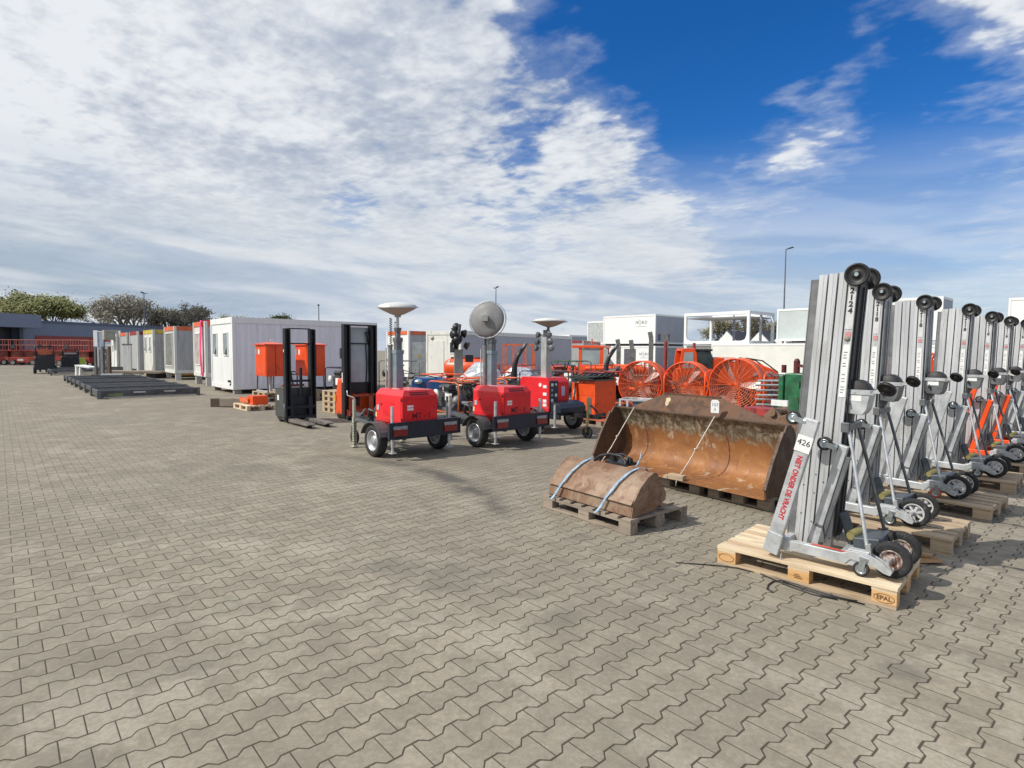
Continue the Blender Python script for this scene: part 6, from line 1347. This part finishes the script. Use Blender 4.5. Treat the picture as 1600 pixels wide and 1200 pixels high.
for k, lb in enumerate(('near flat steel frame of the group before the black lift trucks', 'far flat steel frame of the group before the black lift trucks')): steel_frame((-27.6-2.4*k, 34.6+2.8*k), lb, seed=3+k, L=6.5, D=2.4)

# ================================================================== FAR LEFT YARD
def scissor_lift(loc, label, rz=0., col=None, Lp=2.4, h=2.0):
    t = thing('scissor_lift', loc, label, 'scissor lift', 'red scissor lifts in front of the hall', rz); col = col or mat('scissor red', (.42, .05, .03), .5, 0, .25, 2, (.5, .25, .18), .2)
    MB().box((0, 0, .25), (Lp, 1.1, .75)).build('base', col, t, bev=.02)
    m = MB()
    for k in range(4):
        z = .78+k*.13
        for y in (.1, 1.0): m.beam((.1, y, z), (Lp-.1, y, z+.12), .05, .08); m.beam((.1, y, z+.12), (Lp-.1, y, z), .05, .08)
    m.build('scissor_stack', mat('scissor dull red', (.26, .07, .05), .6, 0, .3, 4), t)
    MB().box((-.05, 0, 1.34), (Lp+.05, 1.1, 1.44)).build('platform', col, t)
    r = MB()
    for x in [Lp*i/5 for i in range(6)]:
        for y in (0.02, 1.08): r.cyl((x, y, 1.44), (x, y, h+.4), .025, 5)
    for z in (1.9, h+.4):
        for y in (.02, 1.08): r.cyl((0, y, z), (Lp, y, z), .025, 5)
        for x in (0, Lp): r.cyl((x, .02, z), (x, 1.08, z), .025, 5)
    r.build('railing', mat('faded rail red', (.45, .14, .10), .6), t)
    for x in (.35, Lp-.35):
        for y in (-.05, 1.15): wheel_parts(t, (x, y, .27), .27, .18, mat('pale wheel', (.5, .48, .44), .6), 0, n=14)
    MB().box((Lp*.3, -.01, .4), (Lp*.5, -.001, .6)).build('label_plate', sticker, t); MB().box((Lp*.1, -.1, 1.6), (Lp*.22, .0, 1.95)).build('control_box', darkst, t)
    return t
for i, (x, y, rz_, lb) in enumerate(((-50.2, 54.6, .15, 'red scissor lift at the very left edge of the photo, mostly out of frame'), (-47.4, 54.5, .15, 'red scissor lift partly cut off by the left edge of the photo'), (-44.6, 54.2, .1, 'second red scissor lift from the left edge'), (-41.8, 53.8, .05, 'red scissor lift with the pale post at its left end'), (-49.0, 57.5, .2, 'red scissor lift in the back row at the left edge'), (-43.0, 57.8, .1, 'red scissor lift in the back row below the hall canopy'), (-39.0, 54.5, .0, 'red scissor lift left of the black lift truck'), (-36.4, 57.0, .0, 'red scissor lift in front of the red hall door'), (-34.5, 59.5, .1, 'red scissor lift behind the yellow green crate'))):
    scissor_lift((x, y), lb, rz_)
def lift_truck(loc, label, rz, body, H=2.3):
    t = thing('forklift_truck', loc, label, 'forklift', 'dark lift trucks among the flat frames', rz)
    MB().prism([(0, .25), (1.5, .25), (1.5, .9), (1.1, 1.0), (.2, 1.25), (0, 1.1)], 0, 1.3).build('body', black, t, bev=.03)
    m = MB()
    for y in (.05, 1.25): m.tube([(.1, y, 1.1), (.15, y, H-.1), (.3, y, H), (1.0, y, H), (1.15, y, 1.0)], .045, 6)
    m.box((.15, .05, H-.05), (1.1, 1.25, H+.02)); m.build('roof_guard', black, t); MB().box((.12, .2, 1.3), (.16, 1.1, H-.2)).build('back_panel', body, t)
    for y in (.25, .95): MB().box((1.55, y, .1), (1.65, y+.12, H+.1)).build('mast_rail', darkst, t)
    for y in (.3, .9): MB().box((1.65, y, .08), (2.7, y+.12, .13)).build('fork', darkst, t)
    t.scale = (.78, .78, .95)
    for x in (.3, 1.25):
        for y in (-.02, 1.32): wheel_parts(t, (x, y, .27), .27, .2, galvd, 0, n=14)
    MB().box((.35, .35, .95), (.8, .95, 1.15)).build('seat', darkst, t); return t
lift_truck(px(86, 37.5), 'black lift truck with an orange sign in its roof frame, far left', PI/2+.67, mat('orange sign', (.5, .12, .05), .5), 1.85); lift_truck(px(124, 41), 'smaller black lift truck right of the yellow green crate', PI/2+.62, greyp, 1.6)
o = MB().box((0, 0, .35), (1.0, .8, .95)).build('plastic_crate', ygreen, bev=.02); o.location = (*px(99, 41.5), 0); tag(o, 'yellow green crate between the two dark lift trucks', 'crate')
o = MB().box((0, 0, 0), (1.0, .7, .345)).build('pale_plinth', whited); o.location = (*px(99, 41.45), 0); tag(o, 'pale block under the yellow green crate', 'block')
t = thing('folding_table', px(124, 31.5), 'white bent steel bench lying tilted behind the flat frames', 'bench', rz=-.3)
MB().beam((0, 0, .72), (.9, .1, .60), .6, .06).build('top', whitep, t)
for x in (.05, .32): MB().beam((x, -.2, .70), (x+.02, -.25, .0), .09, .08).build('leg', whitep, t)
MB().beam((.8, .2, .6), (.7, .3, .0), .09, .08).build('leg', whitep, t)
t = thing('timber_rack', px(147, 31), 'brown and grey rack of upright timbers behind the flat frames', 'rack', rz=-.2)
for i in range(5): MB().box((.22*i, .1*(i % 2), 0), (.22*i+.12, .1*(i % 2)+.1, 1.75-.1*(i % 2))).build('upright', [galvd, wood_old, mat('blue grey board', (.14, .18, .21), .6), wood_old, rust_dark][i], t)
MB().box((-.1, -.1, .1), (1.2, .4, .25)).build('rack_base', rust_dark, t)
t = thing('flatbed_frame', px(150, 31.8), 'long low brown flatbed frame in front of the far cabins', 'flatbed', rz=.05)
MB().box((0, 0, .28), (3.4, 1.6, .40)).build('deck', wood_old, t); MB().box((.2, .1, .0), (.6, 1.5, .28)).build('axle_block', black, t); MB().box((2.6, .1, .0), (3.1, 1.5, .28)).build('axle_block', black, t)
t = thing('leaning_panel', px(192, 33), 'grey ribbed panel standing at the end of the flatbed', 'panel', rz=-.3); MB().box((0, 0, .2), (.62, .06, 1.9)).build('panel', greyp, t); MB().box((-.03, -.02, 1.86), (.65, .08, 1.92)).build('top_rail', darkst, t)
o = MB().beam((0, 0, .05), (.8, .3, .05), .35, .05).build('white_board', whitep); o.location = (*px(158, 27.5), .36); tag(o, 'white board lying on the backmost flat frame', 'board')
t = thing('white_scaffold', px(147, 52), 'white posts with pale mesh panels, left of the white cabin with the door', 'scaffold', rz=0)
for x in (0, 2.3): MB().box((x, 0, 0), (x+.35 if x == 0 else x+.1, .15, 3.25)).build('post', whitep, t)
for z in (1.6, 3.1): MB().box((.36, .02, z), (2.3, .08, z+.08)).build('rail', whitep, t)
MB().box((.36, .04, 1.7), (2.3, .06, 3.1)).build('mesh_panel', mat('pale blue mesh', (.32, .38, .46), .6), t)
t = thing('red_stacked_rack', px(163, 48), 'stack of dark red frames left of the white cabin with the door', 'rack', rz=.1)
for k in range(6): MB().box((0, 0, .4+k*.36), (1.3, .9, .55+k*.36)).build('shelf', mat('crimson shelf', (.30, .04, .07), .5) if k % 2 else whited, t)
for x in (0, 1.25): MB().box((x, -.02, 0), (x+.06, .04, 2.7)).build('post', darkst, t)
# orange platforms seen between the lifts
for p_, Y_, lb, w_ in ((1389, 14.5, 'orange tube frame seen between the second and third lift', .62), (1452, 15.5, 'orange upright box seen between the third and fourth lift', .5)):
    t = thing('orange_platform', px(p_, Y_), lb, 'aerial platform', 'orange platforms behind the lifts', rz=-.4); f = MB()
    for x in (0, w_/2, w_): f.tube([(x, 0, .3), (x, 0, 1.55), (x+.05, .1, 1.68), (x+.05, .8, 1.68), (x, .9, 1.5), (x, .9, .3)], .03, 6)
    for z in (.5, 1.0, 1.66): f.cyl((0, 0, z), (w_, 0, z), .025, 6)
    f.build('tube_frame', orange, t); MB().box((-.02, .15, .2), (w_*.5, .8, 1.5)).build('body', orange, t, bev=.02); MB().box((0, .1, .0), (w_, .8, .2)).build('base', darkst, t)
t = thing('brick_red_base', px(1560, 8.9), 'red machine base on the paving behind the fourth lift pallet', 'machine base', rz=TH); MB().box((.9, .2, .02), (1.9, .9, .12)).build('base_plate', mat('crimson base', (.35, .02, .04), .4), t)
